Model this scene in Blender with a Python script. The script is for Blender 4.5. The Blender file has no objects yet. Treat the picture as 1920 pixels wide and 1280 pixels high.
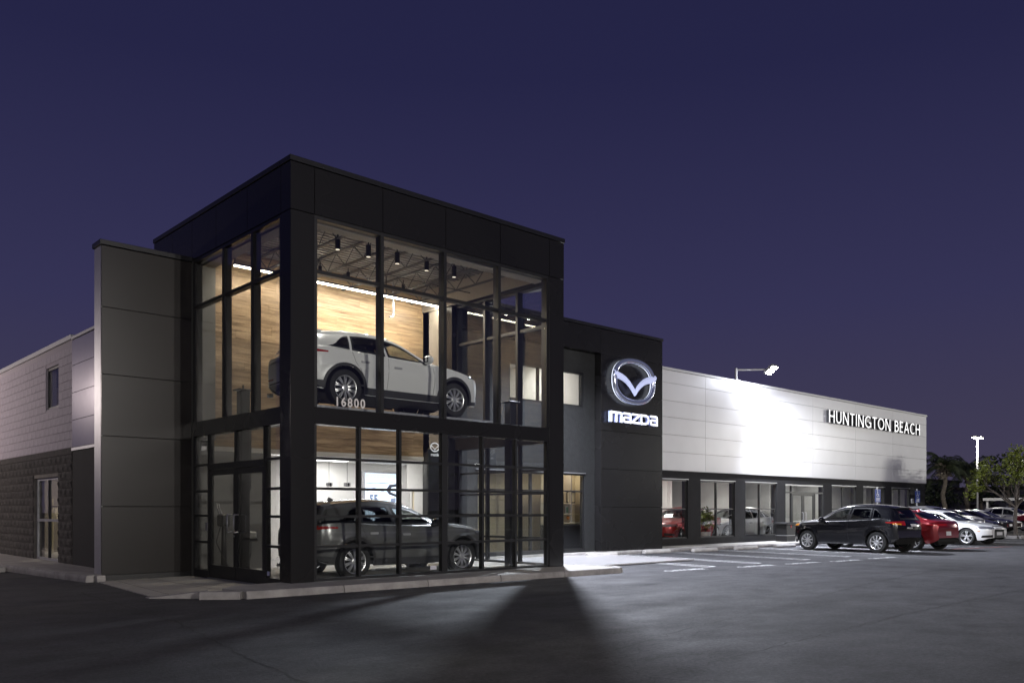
import bpy, bmesh, math, random
from mathutils import Vector, Matrix
from mathutils.bvhtree import BVHTree
random.seed(7)
R = math.radians
PI = math.pi
sc = bpy.context.scene

# ------------------------------------------------------------------ camera
FPX, CX, HY, CAM_H = 1602.6, 960.0, 955.0, 1.42      # focal length, principal column and horizon row in photo pixels
HEAD = math.atan2(1733.0, FPX)                        # angle between the view axis and the long facade (world X)
CAM = Vector((-7.367, -13.7145, CAM_H))
cd = bpy.data.cameras.new('camera'); cam = bpy.data.objects.new('camera', cd); sc.collection.objects.link(cam)
cd.sensor_width = 36.0; cd.lens = 36.0 * FPX / 1920.0
cd.shift_y = (HY - 640.0) / 1920.0
cd.clip_start = 0.1; cd.clip_end = 1500.0
cam.location = CAM
cam.rotation_euler = (R(90), 0, HEAD - R(90))
sc.camera = cam

# ------------------------------------------------------------------ world: dusk sky
world = bpy.data.worlds.new('World'); sc.world = world; world.use_nodes = True
nt = world.node_tree; nt.nodes.clear()
w_out = nt.nodes.new('ShaderNodeOutputWorld'); w_bg = nt.nodes.new('ShaderNodeBackground')
w_sky = nt.nodes.new('ShaderNodeTexSky'); w_sky.sky_type = 'NISHITA'; w_sky.sun_disc = False
SUN_EL, SUN_AZ = R(-3.0), R(215)
w_sky.sun_elevation = SUN_EL; w_sky.sun_rotation = SUN_AZ
w_sky.air_density = 1.0; w_sky.dust_density = 0.6; w_sky.ozone_density = 4.0
# dusk air: an even gradient from violet haze at the horizon to deep blue overhead
w_tc = nt.nodes.new('ShaderNodeTexCoord'); w_sep = nt.nodes.new('ShaderNodeSeparateXYZ')
nt.links.new(w_tc.outputs['Generated'], w_sep.inputs[0])
w_ramp = nt.nodes.new('ShaderNodeValToRGB')
nt.links.new(w_sep.outputs['Z'], w_ramp.inputs[0])
e = w_ramp.color_ramp.elements
e[0].position = 0.0; e[0].color = (0.074, 0.063, 0.112, 1)
e[1].position = 1.0; e[1].color = (0.010, 0.011, 0.040, 1)
for p, c in ((0.10, (0.061, 0.055, 0.112, 1)), (0.22, (0.044, 0.042, 0.112, 1)), (0.45, (0.0225, 0.0225, 0.074, 1))):
    k = w_ramp.color_ramp.elements.new(p); k.color = c
w_add = nt.nodes.new('ShaderNodeMixRGB'); w_add.blend_type = 'ADD'; w_add.inputs[0].default_value = 1.0
w_mul = nt.nodes.new('ShaderNodeMixRGB'); w_mul.blend_type = 'MULTIPLY'; w_mul.inputs[0].default_value = 1.0
w_mul.inputs[2].default_value = (0.1, 0.1, 0.1, 1)
nt.links.new(w_sky.outputs[0], w_mul.inputs[1])
nt.links.new(w_mul.outputs[0], w_add.inputs[1]); nt.links.new(w_ramp.outputs[0], w_add.inputs[2])
nt.links.new(w_add.outputs[0], w_bg.inputs[0]); w_bg.inputs[1].default_value = 0.78
nt.links.new(w_bg.outputs[0], w_out.inputs[0])

# ------------------------------------------------------------------ view and sampling
vs = sc.view_settings
vs.view_transform = 'Standard'; vs.look = 'None'; vs.exposure = 0.0; vs.gamma = 1.0; vs.use_curve_mapping = False
cy = sc.cycles
cy.use_denoising = True
cy.max_bounces = 8; cy.diffuse_bounces = 4; cy.glossy_bounces = 4; cy.transmission_bounces = 4
cy.transparent_max_bounces = 40
cy.sample_clamp_indirect = 4.0; cy.caustics_reflective = False; cy.caustics_refractive = False

# ------------------------------------------------------------------ helpers
COL = sc.collection
def link(o, parent=None):
    COL.objects.link(o)
    if parent is not None: o.parent = parent
    return o
def tag(o, label=None, cat=None, group=None, kind=None):
    if label: o['label'] = label
    if cat: o['category'] = cat
    if group: o['group'] = group
    if kind: o['kind'] = kind
    return o
BASE = {}
def thing(name, label, cat, loc=(0, 0, 0), rotz=0.0, group=None, world_parts=False):
    """An Empty at the thing's base; with world_parts its parts are given in world coordinates."""
    o = bpy.data.objects.new(name, None); o.empty_display_size = 0.3
    link(o); o.location = loc; o.rotation_euler = (0, 0, rotz)
    tag(o, label, cat, group)
    if world_parts: BASE[o] = Vector(loc)
    return o
def root_of(o):
    while o.parent is not None: o = o.parent
    return o
def obj(name, bm, mat, parent=None, smooth=False, bevel=0.0, seg=1):
    me = bpy.data.meshes.new(name)
    if bevel > 0:
        bmesh.ops.bevel(bm, geom=list(bm.edges), offset=bevel, segments=seg, affect='EDGES', profile=0.6)
    if parent is not None:
        r = root_of(parent)
        if r in BASE: bmesh.ops.translate(bm, vec=-BASE[r], verts=bm.verts)
    bm.normal_update(); bm.to_mesh(me); bm.free()
    mats = mat if isinstance(mat, (list, tuple)) else [mat]
    for m in mats: me.materials.append(m)
    if smooth:
        for p in me.polygons: p.use_smooth = True
        if smooth != True: me.set_sharp_from_angle(angle=R(smooth))
    o = bpy.data.objects.new(name, me)
    return link(o, parent)
def copy_obj(o, parent=None):
    c = o.copy(); COL.objects.link(c); c.parent = parent
    for ch in o.children: copy_obj(ch, c)
    return c
def bx(bm, x0, x1, y0, y1, z0, z1):
    v = [bm.verts.new(p) for p in ((x0, y0, z0), (x1, y0, z0), (x1, y1, z0), (x0, y1, z0), (x0, y0, z1), (x1, y0, z1), (x1, y1, z1), (x0, y1, z1))]
    for f in ((0, 3, 2, 1), (4, 5, 6, 7), (0, 1, 5, 4), (1, 2, 6, 5), (2, 3, 7, 6), (3, 0, 4, 7)):
        bm.faces.new([v[i] for i in f])
def box(name, x0, x1, y0, y1, z0, z1, mat, parent=None, bevel=0.0):
    bm = bmesh.new(); bx(bm, min(x0, x1), max(x0, x1), min(y0, y1), max(y0, y1), min(z0, z1), max(z0, z1))
    return obj(name, bm, mat, parent, bevel=bevel)
def prism(bm, pts, z0, z1):
    n = len(pts)
    lo = [bm.verts.new((p[0], p[1], z0)) for p in pts]; hi = [bm.verts.new((p[0], p[1], z1)) for p in pts]
    bm.faces.new(hi); bm.faces.new(lo[::-1])
    for i in range(n): bm.faces.new((lo[i], lo[(i + 1) % n], hi[(i + 1) % n], hi[i]))
    bmesh.ops.recalc_face_normals(bm, faces=bm.faces)
def tube(bm, a, b, r0, r1=None, n=10, caps=True):
    a = Vector(a); b = Vector(b); d = (b - a); r1 = r0 if r1 is None else r1
    if d.length < 1e-6: return
    d.normalize(); u = d.orthogonal().normalized(); w = d.cross(u)
    A = []; B = []
    for i in range(n):
        t = 2 * PI * i / n; o = u * math.cos(t) + w * math.sin(t)
        A.append(bm.verts.new(a + o * r0)); B.append(bm.verts.new(b + o * r1))
    for i in range(n): bm.faces.new((A[i], A[(i + 1) % n], B[(i + 1) % n], B[i]))
    if caps: bm.faces.new(A[::-1]); bm.faces.new(B)
def path_tube(bm, pts, r, n=8):
    for i in range(len(pts) - 1): tube(bm, pts[i], pts[i + 1], r if not isinstance(r, (list, tuple)) else r[i], r if not isinstance(r, (list, tuple)) else r[i + 1], n)
def lathe(bm, prof, n=32, axis='Z', c=(0, 0, 0)):
    """prof: (radius, height) pairs."""
    rings = []
    for r, h in prof:
        ring = []
        for i in range(n):
            t = 2 * PI * i / n; x, y = r * math.cos(t), r * math.sin(t)
            p = (x, y, h) if axis == 'Z' else (x, h, y)
            ring.append(bm.verts.new((p[0] + c[0], p[1] + c[1], p[2] + c[2])))
        rings.append(ring)
    for a, b in zip(rings, rings[1:]):
        for i in range(n): bm.faces.new((a[i], a[(i + 1) % n], b[(i + 1) % n], b[i]))
    return rings
def pchip(keys):
    keys = sorted(keys); xs = [k[0] for k in keys]; ys = [k[1] for k in keys]; n = len(xs)
    h = [xs[i + 1] - xs[i] for i in range(n - 1)]; dl = [(ys[i + 1] - ys[i]) / h[i] for i in range(n - 1)]
    m = [0.0] * n
    m[0], m[-1] = dl[0], dl[-1]
    for i in range(1, n - 1):
        if dl[i - 1] * dl[i] > 0:
            w1 = 2 * h[i] + h[i - 1]; w2 = h[i] + 2 * h[i - 1]
            m[i] = (w1 + w2) / (w1 / dl[i - 1] + w2 / dl[i])
    def f(x):
        if x <= xs[0]: return ys[0]
        if x >= xs[-1]: return ys[-1]
        i = 0
        while x > xs[i + 1]: i += 1
        t = (x - xs[i]) / h[i]
        return ((1 + 2 * t) * (1 - t) ** 2 * ys[i] + t * (1 - t) ** 2 * h[i] * m[i] + t * t * (3 - 2 * t) * ys[i + 1] + t * t * (t - 1) * h[i] * m[i + 1])
    return f
def px_dir(u, v):
    V = Vector((math.cos(HEAD), math.sin(HEAD), 0)); Rt = Vector((math.sin(HEAD), -math.cos(HEAD), 0))
    return V * FPX + Rt * (u - CX) + Vector((0, 0, HY - v))
def at(u, v, X=None, Y=None, Z=None):
    d = px_dir(u, v)
    t = (X - CAM.x) / d.x if X is not None else (Y - CAM.y) / d.y if Y is not None else (Z - CAM.z) / d.z
    return CAM + d * t

# ------------------------------------------------------------------ materials
def N(m, t, **kw):
    n = m.node_tree.nodes.new(t)
    for k, v in kw.items(): setattr(n, k, v)
    return n
def mat(name, col, rough=0.5, metal=0.0, var=0.0, vscale=5.0, bump=0.0, bscale=40.0, coat=0.0, spec=0.5, rvar=0.0, stretch=(1, 1, 1), rnd=0.0, coords='Object', detail=5.0, bdetail=6.0):
    m = bpy.data.materials.new(name); m.use_nodes = True
    b = m.node_tree.nodes['Principled BSDF']; L = m.node_tree.links
    b.inputs['Base Color'].default_value = (*col, 1); b.inputs['Roughness'].default_value = rough
    b.inputs['Metallic'].default_value = metal; b.inputs['Specular IOR Level'].default_value = spec
    if coat: b.inputs['Coat Weight'].default_value = coat; b.inputs['Coat Roughness'].default_value = 0.03
    if var or bump or rvar or rnd:
        tc = N(m, 'ShaderNodeTexCoord'); mp = N(m, 'ShaderNodeMapping'); mp.inputs['Scale'].default_value = stretch
        L.new(tc.outputs[coords], mp.inputs[0])
    if var or rnd:
        mx = N(m, 'ShaderNodeMixRGB', blend_type='MULTIPLY'); mx.inputs[0].default_value = 1.0
        mx.inputs[1].default_value = (*col, 1)
        nz = N(m, 'ShaderNodeTexNoise'); nz.inputs['Scale'].default_value = vscale; nz.inputs['Detail'].default_value = detail; nz.inputs['Roughness'].default_value = 0.6
        L.new(mp.outputs[0], nz.inputs['Vector'])
        mr = N(m, 'ShaderNodeMapRange'); mr.inputs[1].default_value = 0.3; mr.inputs[2].default_value = 0.7
        mr.inputs[3].default_value = 1 - var; mr.inputs[4].default_value = 1 + var
        L.new(nz.outputs['Fac'], mr.inputs[0])
        last = mr.outputs[0]
        if rnd:
            oi = N(m, 'ShaderNodeObjectInfo'); r2 = N(m, 'ShaderNodeMapRange'); r2.inputs[3].default_value = 1 - rnd; r2.inputs[4].default_value = 1 + rnd
            L.new(oi.outputs['Random'], r2.inputs[0])
            ml = N(m, 'ShaderNodeMath', operation='MULTIPLY'); L.new(last, ml.inputs[0]); L.new(r2.outputs[0], ml.inputs[1]); last = ml.outputs[0]
        L.new(last, mx.inputs[2]); L.new(mx.outputs[0], b.inputs['Base Color'])
        if rvar:
            m3 = N(m, 'ShaderNodeMapRange'); m3.inputs[1].default_value = 0.3; m3.inputs[2].default_value = 0.7
            m3.inputs[3].default_value = rough + rvar; m3.inputs[4].default_value = rough - rvar
            L.new(nz.outputs['Fac'], m3.inputs[0]); L.new(m3.outputs[0], b.inputs['Roughness'])
    if bump:
        nb = N(m, 'ShaderNodeTexNoise'); nb.inputs['Scale'].default_value = bscale; nb.inputs['Detail'].default_value = bdetail
        L.new(mp.outputs[0], nb.inputs['Vector'])
        bp = N(m, 'ShaderNodeBump'); bp.inputs['Strength'].default_value = 1.0; bp.inputs['Distance'].default_value = bump
        L.new(nb.outputs['Fac'], bp.inputs['Height']); L.new(bp.outputs[0], b.inputs['Normal'])
    return m
def emit(name, col, strength):
    m = bpy.data.materials.new(name); m.use_nodes = True; b = m.node_tree.nodes['Principled BSDF']
    b.inputs['Base Color'].default_value = (*col, 1); b.inputs['Emission Color'].default_value = (*col, 1); b.inputs['Emission Strength'].default_value = strength
    return m
def glass(name, tint, gain=1.0, rough=0.0):
    m = bpy.data.materials.new(name); m.use_nodes = True; t = m.node_tree; t.nodes.clear(); L = t.links
    o = N(m, 'ShaderNodeOutputMaterial'); mx = N(m, 'ShaderNodeMixShader'); tr = N(m, 'ShaderNodeBsdfTransparent'); gl = N(m, 'ShaderNodeBsdfGlossy'); fr = N(m, 'ShaderNodeFresnel')
    tr.inputs[0].default_value = (*tint, 1); gl.inputs['Roughness'].default_value = rough; gl.inputs['Color'].default_value = (1, 1, 1, 1); fr.inputs[0].default_value = 1.5
    # both sides of a thin sheet reflect the same: the inner side is a passage back to air, so the index is turned round there
    ge = N(m, 'ShaderNodeNewGeometry'); ml = N(m, 'ShaderNodeMath', operation='MULTIPLY'); ml.inputs[1].default_value = gain
    ix = N(m, 'ShaderNodeMapRange'); ix.inputs[3].default_value = 1.5; ix.inputs[4].default_value = 1 / 1.5
    L.new(ge.outputs['Backfacing'], ix.inputs[0]); L.new(ix.outputs[0], fr.inputs[0])
    L.new(fr.outputs[0], ml.inputs[0]); L.new(ml.outputs[0], mx.inputs[0]); L.new(tr.outputs[0], mx.inputs[1]); L.new(gl.outputs[0], mx.inputs[2]); L.new(mx.outputs[0], o.inputs[0])
    return m

M = {}
M['panel_black'] = mat('black_composite_panel', (0.0135, 0.013, 0.0135), 0.27, 0.0, var=0.06, vscale=0.7, rvar=0.012, spec=0.32, bump=0.002, bscale=0.9, rnd=0.08, bdetail=0.0, detail=2.0)
M['panel_wing'] = mat('dark_bronze_panel', (0.019, 0.0165, 0.0155), 0.30, 0.0, var=0.06, vscale=0.7, rvar=0.012, spec=0.4, bump=0.002, bscale=0.9, rnd=0.08, bdetail=0.0, detail=2.0)
M['frame_black'] = mat('black_aluminium', (0.014, 0.014, 0.015), 0.38, 0.0, rvar=0.05, var=0.1)
M['groove'] = mat('joint_shadow_gap', (0.004, 0.004, 0.004), 0.9)
M['coping'] = mat('dark_metal_coping', (0.018, 0.018, 0.021), 0.35, 0.3)
M['panel_white'] = mat('white_composite_panel', (0.77, 0.77, 0.785), 0.34, 0.0, var=0.03, vscale=0.8, rvar=0.012, rnd=0.03, bump=0.0015, bscale=0.8, bdetail=0.0, detail=2.0)
M['coping_white'] = mat('white_coping', (0.60, 0.60, 0.60), 0.45, var=0.05)
M['stucco_dark'] = mat('charcoal_stucco', (0.0135, 0.0132, 0.0145), 0.85, var=0.25, vscale=3.0, bump=0.004, bscale=120)
M['stucco_link'] = mat('charcoal_coarse_stucco', (0.015, 0.016, 0.017), 0.8, var=0.3, vscale=6.0, bump=0.01, bscale=45)
M['block_dark'] = mat('dark_splitface_block', (0.060, 0.054, 0.050), 0.9, var=0.45, vscale=9.0, bump=0.012, bscale=28, rnd=0.15)
M['block_white'] = mat('pale_painted_block', (0.44, 0.395, 0.44), 0.75, var=0.10, vscale=5.0, bump=0.004, bscale=60, rnd=0.03)
M['mortar_dark'] = mat('pale_mortar', (0.20, 0.185, 0.165), 0.9, var=0.2)
M['mortar_white'] = mat('painted_mortar', (0.47, 0.425, 0.46), 0.85)
M['alu'] = mat('brushed_aluminium', (0.45, 0.45, 0.47), 0.46, 0.8, var=0.06)
M['panel_lavender'] = mat('silver_composite_panel', (0.48, 0.45, 0.50), 0.22, 0.55, var=0.03, bump=0.004, bscale=0.9, bdetail=0.0)
M['concrete'] = mat('pale_concrete', (0.36, 0.345, 0.32), 0.85, var=0.16, vscale=2.2, bump=0.003, bscale=90)
M['kerb'] = mat('kerb_concrete', (0.30, 0.285, 0.275), 0.88, var=0.28, vscale=3.5, bump=0.004, bscale=60)
M['stop'] = mat('wheel_stop_concrete', (0.42, 0.40, 0.38), 0.85, var=0.2, vscale=6, bump=0.004)
M['glass'] = glass('storefront_glass', (0.945, 0.955, 0.95))
M['glass_left'] = glass('smoked_storefront_glass', (0.80, 0.80, 0.79))
M['white_wall'] = mat('white_plaster', (0.74, 0.73, 0.71), 0.7, var=0.02)
M['pale_grey'] = mat('pale_grey_plaster', (0.40, 0.40, 0.39), 0.7, var=0.04)
M['cream'] = mat('cream_plaster', (0.66, 0.58, 0.42), 0.7, var=0.03)
M['grey_wall'] = mat('grey_plaster', (0.17, 0.17, 0.165), 0.6, var=0.05)
M['beige_wall'] = mat('taupe_plaster', (0.30, 0.27, 0.24), 0.65, var=0.04)
M['floor'] = mat('polished_porcelain_floor', (0.50, 0.49, 0.50), 0.16, var=0.04)
M['deck'] = mat('grey_steel_deck', (0.30, 0.29, 0.275), 0.5, 0.2, var=0.1)
M['joist'] = mat('grey_steel_joist', (0.085, 0.085, 0.085), 0.5, 0.2)
M['lift'] = mat('charcoal_powder_coat', (0.022, 0.022, 0.025), 0.35, 0.2)
M['chrome'] = mat('chrome', (0.75, 0.76, 0.78), 0.10, 1.0)
M['steel_pipe'] = mat('galvanised_pipe', (0.35, 0.35, 0.36), 0.4, 0.8)
M['black_plastic'] = mat('black_plastic', (0.012, 0.012, 0.013), 0.45)
M['rubber'] = mat('tyre_rubber', (0.012, 0.012, 0.012), 0.75, bump=0.001, bscale=200)
M['lamp_metal'] = mat('lamp_housing', (0.45, 0.45, 0.44), 0.45, 0.6)
M['pole'] = mat('pale_painted_pole', (0.62, 0.62, 0.62), 0.5, 0.2)
M['paint_line'] = None
# wood plank, asphalt and worn paint
def wood_mat(name, c0, c1, rnd=0.22):
    m = bpy.data.materials.new(name); m.use_nodes = True; b = m.node_tree.nodes['Principled BSDF']; L = m.node_tree.links
    tc = N(m, 'ShaderNodeTexCoord'); oi = N(m, 'ShaderNodeObjectInfo'); mp = N(m, 'ShaderNodeMapping'); mp.inputs['Scale'].default_value = (0.55, 3, 9)
    ad = N(m, 'ShaderNodeVectorMath', operation='ADD'); sm = N(m, 'ShaderNodeMath', operation='MULTIPLY'); sm.inputs[1].default_value = 37.0
    L.new(oi.outputs['Random'], sm.inputs[0]); L.new(tc.outputs['Object'], ad.inputs[0]); L.new(sm.outputs[0], ad.inputs[1]); L.new(ad.outputs[0], mp.inputs[0])
    nz = N(m, 'ShaderNodeTexNoise'); nz.inputs['Scale'].default_value = 2.2; nz.inputs['Detail'].default_value = 8; nz.inputs['Roughness'].default_value = 0.62; nz.inputs['Distortion'].default_value = 0.6
    L.new(mp.outputs[0], nz.inputs['Vector'])
    rp = N(m, 'ShaderNodeValToRGB'); rp.color_ramp.elements[0].position = 0.30; rp.color_ramp.elements[0].color = (*c0, 1); rp.color_ramp.elements[1].position = 0.70; rp.color_ramp.elements[1].color = (*c1, 1)
    L.new(nz.outputs['Fac'], rp.inputs[0])
    r2 = N(m, 'ShaderNodeMapRange'); r2.inputs[3].default_value = 1 - rnd; r2.inputs[4].default_value = 1 + rnd; L.new(oi.outputs['Random'], r2.inputs[0])
    mx = N(m, 'ShaderNodeMixRGB', blend_type='MULTIPLY'); mx.inputs[0].default_value = 1; L.new(rp.outputs[0], mx.inputs[1]); L.new(r2.outputs[0], mx.inputs[2])
    L.new(mx.outputs[0], b.inputs['Base Color']); b.inputs['Roughness'].default_value = 0.42
    bp = N(m, 'ShaderNodeBump'); bp.inputs['Distance'].default_value = 0.0015; L.new(nz.outputs['Fac'], bp.inputs['Height']); L.new(bp.outputs[0], b.inputs['Normal'])
    return m
M['wood'] = wood_mat('oak_plank', (0.15, 0.092, 0.048), (0.50, 0.365, 0.225))
def asphalt_mat():
    m = bpy.data.materials.new('worn_asphalt'); m.use_nodes = True; b = m.node_tree.nodes['Principled BSDF']; L = m.node_tree.links
    tc = N(m, 'ShaderNodeTexCoord')
    def noise(s, d=5, r=0.6, vec=None):
        n = N(m, 'ShaderNodeTexNoise'); n.inputs['Scale'].default_value = s; n.inputs['Detail'].default_value = d; n.inputs['Roughness'].default_value = r
        L.new(vec or tc.outputs['Object'], n.inputs['Vector']); return n
    def mr(src, a, bb, c, d):
        n = N(m, 'ShaderNodeMapRange'); n.inputs[1].default_value = a; n.inputs[2].default_value = bb; n.inputs[3].default_value = c; n.inputs[4].default_value = d; L.new(src, n.inputs[0]); return n.outputs[0]
    def mul(a, c):
        n = N(m, 'ShaderNodeMath', operation='MULTIPLY'); L.new(a, n.inputs[0]); L.new(c, n.inputs[1]); return n.outputs[0]
    big = noise(0.22, 4, 0.55); mid = noise(1.6, 6, 0.7); fine = noise(70, 3, 0.8); grit = noise(21, 4, 0.85); spot = noise(0.75, 3, 0.5)
    # tyre-worn streaks run along the drive aisle
    mp = N(m, 'ShaderNodeMapping'); mp.inputs['Scale'].default_value = (0.7, 1.5, 1); mp.inputs['Rotation'].default_value = (0, 0, R(4)); L.new(tc.outputs['Object'], mp.inputs[0])
    st = noise(0.9, 5, 0.65, mp.outputs[0])
    # fine cracks and old seams
    vo = N(m, 'ShaderNodeTexVoronoi', feature='DISTANCE_TO_EDGE'); vo.inputs['Scale'].default_value = 0.17
    wob = noise(1.1, 4, 0.6); wm = N(m, 'ShaderNodeMixRGB', blend_type='ADD'); wm.inputs[0].default_value = 0.9; L.new(tc.outputs['Object'], wm.inputs[1]); L.new(wob.outputs['Color'], wm.inputs[2]); L.new(wm.outputs[0], vo.inputs['Vector'])
    crack = mr(vo.outputs['Distance'], 0.0, 0.003, 0.7, 1.0)
    f = mul(mul(mr(big.outputs['Fac'], 0.3, 0.7, 0.72, 1.25), mr(mid.outputs['Fac'], 0.3, 0.7, 0.7, 1.32)), mul(mr(fine.outputs['Fac'], 0.3, 0.7, 0.62, 1.4), mr(st.outputs['Fac'], 0.3, 0.7, 0.88, 1.14)))
    f = mul(mul(f, crack), mul(mr(grit.outputs['Fac'], 0.32, 0.68, 0.5, 1.5), mr(spot.outputs['Fac'], 0.28, 0.40, 0.62, 1.0)))
    mx = N(m, 'ShaderNodeMixRGB', blend_type='MULTIPLY'); mx.inputs[0].default_value = 1; mx.inputs[1].default_value = (0.053, 0.0525, 0.057, 1); L.new(f, mx.inputs[2])
    L.new(mx.outputs[0], b.inputs['Base Color'])
    L.new(mr(st.outputs['Fac'], 0.3, 0.7, 0.92, 0.70), b.inputs['Roughness']); b.inputs['Specular IOR Level'].default_value = 0.3
    bp = N(m, 'ShaderNodeBump'); bp.inputs['Distance'].default_value = 0.012; bp.inputs['Strength'].default_value = 0.8
    hs = N(m, 'ShaderNodeMath', operation='ADD'); L.new(grit.outputs['Fac'], hs.inputs[0]); L.new(crack, hs.inputs[1])
    L.new(hs.outputs[0], bp.inputs['Height']); L.new(bp.outputs[0], b.inputs['Normal'])
    return m
M['asphalt'] = asphalt_mat()
def worn_paint(name, col, lo=0.42, hi=0.62):
    m = bpy.data.materials.new(name); m.use_nodes = True; t = m.node_tree; L = t.links; b = t.nodes['Principled BSDF']; o = t.nodes['Material Output']
    b.inputs['Base Color'].default_value = (*col, 1); b.inputs['Roughness'].default_value = 0.7
    tc = N(m, 'ShaderNodeTexCoord'); nz = N(m, 'ShaderNodeTexNoise'); nz.inputs['Scale'].default_value = 9; nz.inputs['Detail'].default_value = 6; nz.inputs['Roughness'].default_value = 0.75
    L.new(tc.outputs['Object'], nz.inputs['Vector'])
    mr = N(m, 'ShaderNodeMapRange'); mr.inputs[1].default_value = lo; mr.inputs[2].default_value = hi; mr.inputs[3].default_value = 1; mr.inputs[4].default_value = 0.12; L.new(nz.outputs['Fac'], mr.inputs[0])
    tr = N(m, 'ShaderNodeBsdfTransparent'); mx = N(m, 'ShaderNodeMixShader'); L.new(mr.outputs[0], mx.inputs[0]); L.new(tr.outputs[0], mx.inputs[1]); L.new(b.outputs[0], mx.inputs[2]); L.new(mx.outputs[0], o.inputs[0])
    return m
M['paint_line'] = worn_paint('worn_white_paint', (0.62, 0.62, 0.62), 0.46, 0.72)
M['paint_word'] = worn_paint('worn_stencil_paint', (0.66, 0.66, 0.66), 0.48, 0.74)
M['paint_red'] = worn_paint('worn_red_kerb_paint', (0.42, 0.10, 0.07), 0.45, 0.7)

# ------------------------------------------------------------------ the ground
bm = bmesh.new(); bmesh.ops.create_grid(bm, x_segments=2, y_segments=2, size=400)
ground = tag(obj('ground', bm, M['asphalt']), kind='structure')
FZ = 0.12                                              # pavement and showroom floor level
def slab(name, pts, z1, m, parent=None, z0=-0.02, bevel=0.0):
    bm = bmesh.new(); prism(bm, pts, z0, z1); return obj(name, bm, m, parent, bevel=bevel)
# pavement before the tower, kerb stones in separate lengths along its edge
pav = tag(slab('pavement', [(-1.25, -0.75), (7.45, -1.15), (7.6, -0.75), (7.35, 0.2), (7.2, 2.9), (7.2, 4.0), (0.2, 4.0), (0.2, 0.35), (-0.75, 0.35), (-1.3, -0.1)], FZ, M['concrete']), kind='structure')
def kerb_run(pts, z1, parent, name='kerb_stone', w=0.16, step=3.0, mt=None):
    pts = [Vector((p[0], p[1])) for p in pts]
    for a, b in zip(pts, pts[1:]):
        L_ = (b - a).length; n = max(1, round(L_ / step)); d = (b - a) / L_; nn = Vector((d.y, -d.x)) * w
        for i in range(n):
            p = a + d * (L_ * i / n + 0.004); q = a + d * (L_ * (i + 1) / n - 0.004)
            bm = bmesh.new(); ch = nn * 0.86
            v = [bm.verts.new((s.x + o.x, s.y + o.y, z)) for s in (p, q) for o, z in ((Vector((0, 0)), -0.02), (nn, -0.02), (nn, z1 * 0.55), (ch, z1 + 0.004), (Vector((0, 0)), z1 + 0.004))]
            for k in range(5): bm.faces.new((v[k], v[(k + 1) % 5], v[5 + (k + 1) % 5], v[5 + k]))
            bm.faces.new(v[4::-1]); bm.faces.new(v[5:])
            bmesh.ops.recalc_face_normals(bm, faces=bm.faces)
            obj(name, bm, mt or M['kerb'], parent, bevel=0.008)
kerb_run([(-1.75, -0.35), (-1.25, -0.75), (7.45, -1.15), (7.72, -0.75), (7.45, 0.2)], FZ, pav, step=1.9)
# sloped kerb end beside the entrance ramp
bm = bmesh.new()
v = [bm.verts.new(p) for p in ((-1.72, -0.36, -0.02), (-2.35, 0.25, -0.02), (-2.35, 0.42, -0.02), (-1.55, -0.16, -0.02), (-1.72, -0.36, 0.115), (-2.35, 0.25, 0.012), (-2.35, 0.42, 0.012), (-1.55, -0.16, 0.115))]
for f in ((0, 1, 5, 4), (1, 2, 6, 5), (2, 3, 7, 6), (3, 0, 4, 7), (4, 5, 6, 7)): bm.faces.new([v[i] for i in f])
bmesh.ops.recalc_face_normals(bm, faces=bm.faces); obj('kerb_stone', bm, M['kerb'], pav)
# entrance ramp flush with the asphalt, cut into bays
ramp = tag(slab('entrance_ramp', [(-2.25, 0.42), (-1.5, -0.1), (-0.7, 0.37), (-0.02, 0.37), (-0.02, 4.25), (-1.95, 4.25)], 0.016, M['concrete']), kind='structure')
for a, b in (((-1.93, 0.46), (-1.62, 4.2)), ((-0.95, 0.36), (-0.95, 4.2)), ((-1.95, 2.2), (-0.05, 2.2))):
    d = (Vector(b) - Vector(a)).normalized(); n = Vector((d.y, -d.x)) * 0.006
    bm = bmesh.new(); bm.faces.new([bm.verts.new((p[0] + s * n.x, p[1] + s * n.y, 0.0185)) for p, s in ((a, -1), (b, -1), (b, 1), (a, 1))])
    obj('joint', bm, M['groove'], ramp)
# side pavement along the block wing
spav = tag(slab('side_pavement', [(-2.0, 4.2), (-1.83, 4.2), (-1.83, 4.74), (-1.2, 4.74), (-1.2, 24), (-2.9, 24), (-2.45, 9.0)], 0.13, M['concrete']), kind='structure')
kerb_run([(-3.05, 22.0), (-2.42, 9.0), (-2.0, 4.16), (-1.83, 4.16)], 0.13, spav, step=1.8)
# front pavement of the long building
fpav = tag(slab('front_pavement', [(7.1, 4.0), (10.5, 3.98), (40.9, 3.25), (41.2, 3.6), (41.2, 5.4), (7.1, 5.4)], FZ - 0.004, M['concrete']), kind='structure')
kerb_run([(10.4, 3.99), (40.9, 3.26)], FZ - 0.004, fpav, step=3.05)
# tree island
isl = tag(slab('planting_island', [(39.2, 0.25), (47.5, -1.2), (47.8, -0.6), (47.2, 1.9), (40.0, 2.2), (39.0, 0.9)], 0.13, mat('planting_soil', (0.06, 0.05, 0.04), 0.95, var=0.4, bump=0.02)), kind='structure')
kerb_run([(39.0, 1.2), (39.2, 0.2), (47.5, -1.25)], 0.15, isl, step=2.0)

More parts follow.
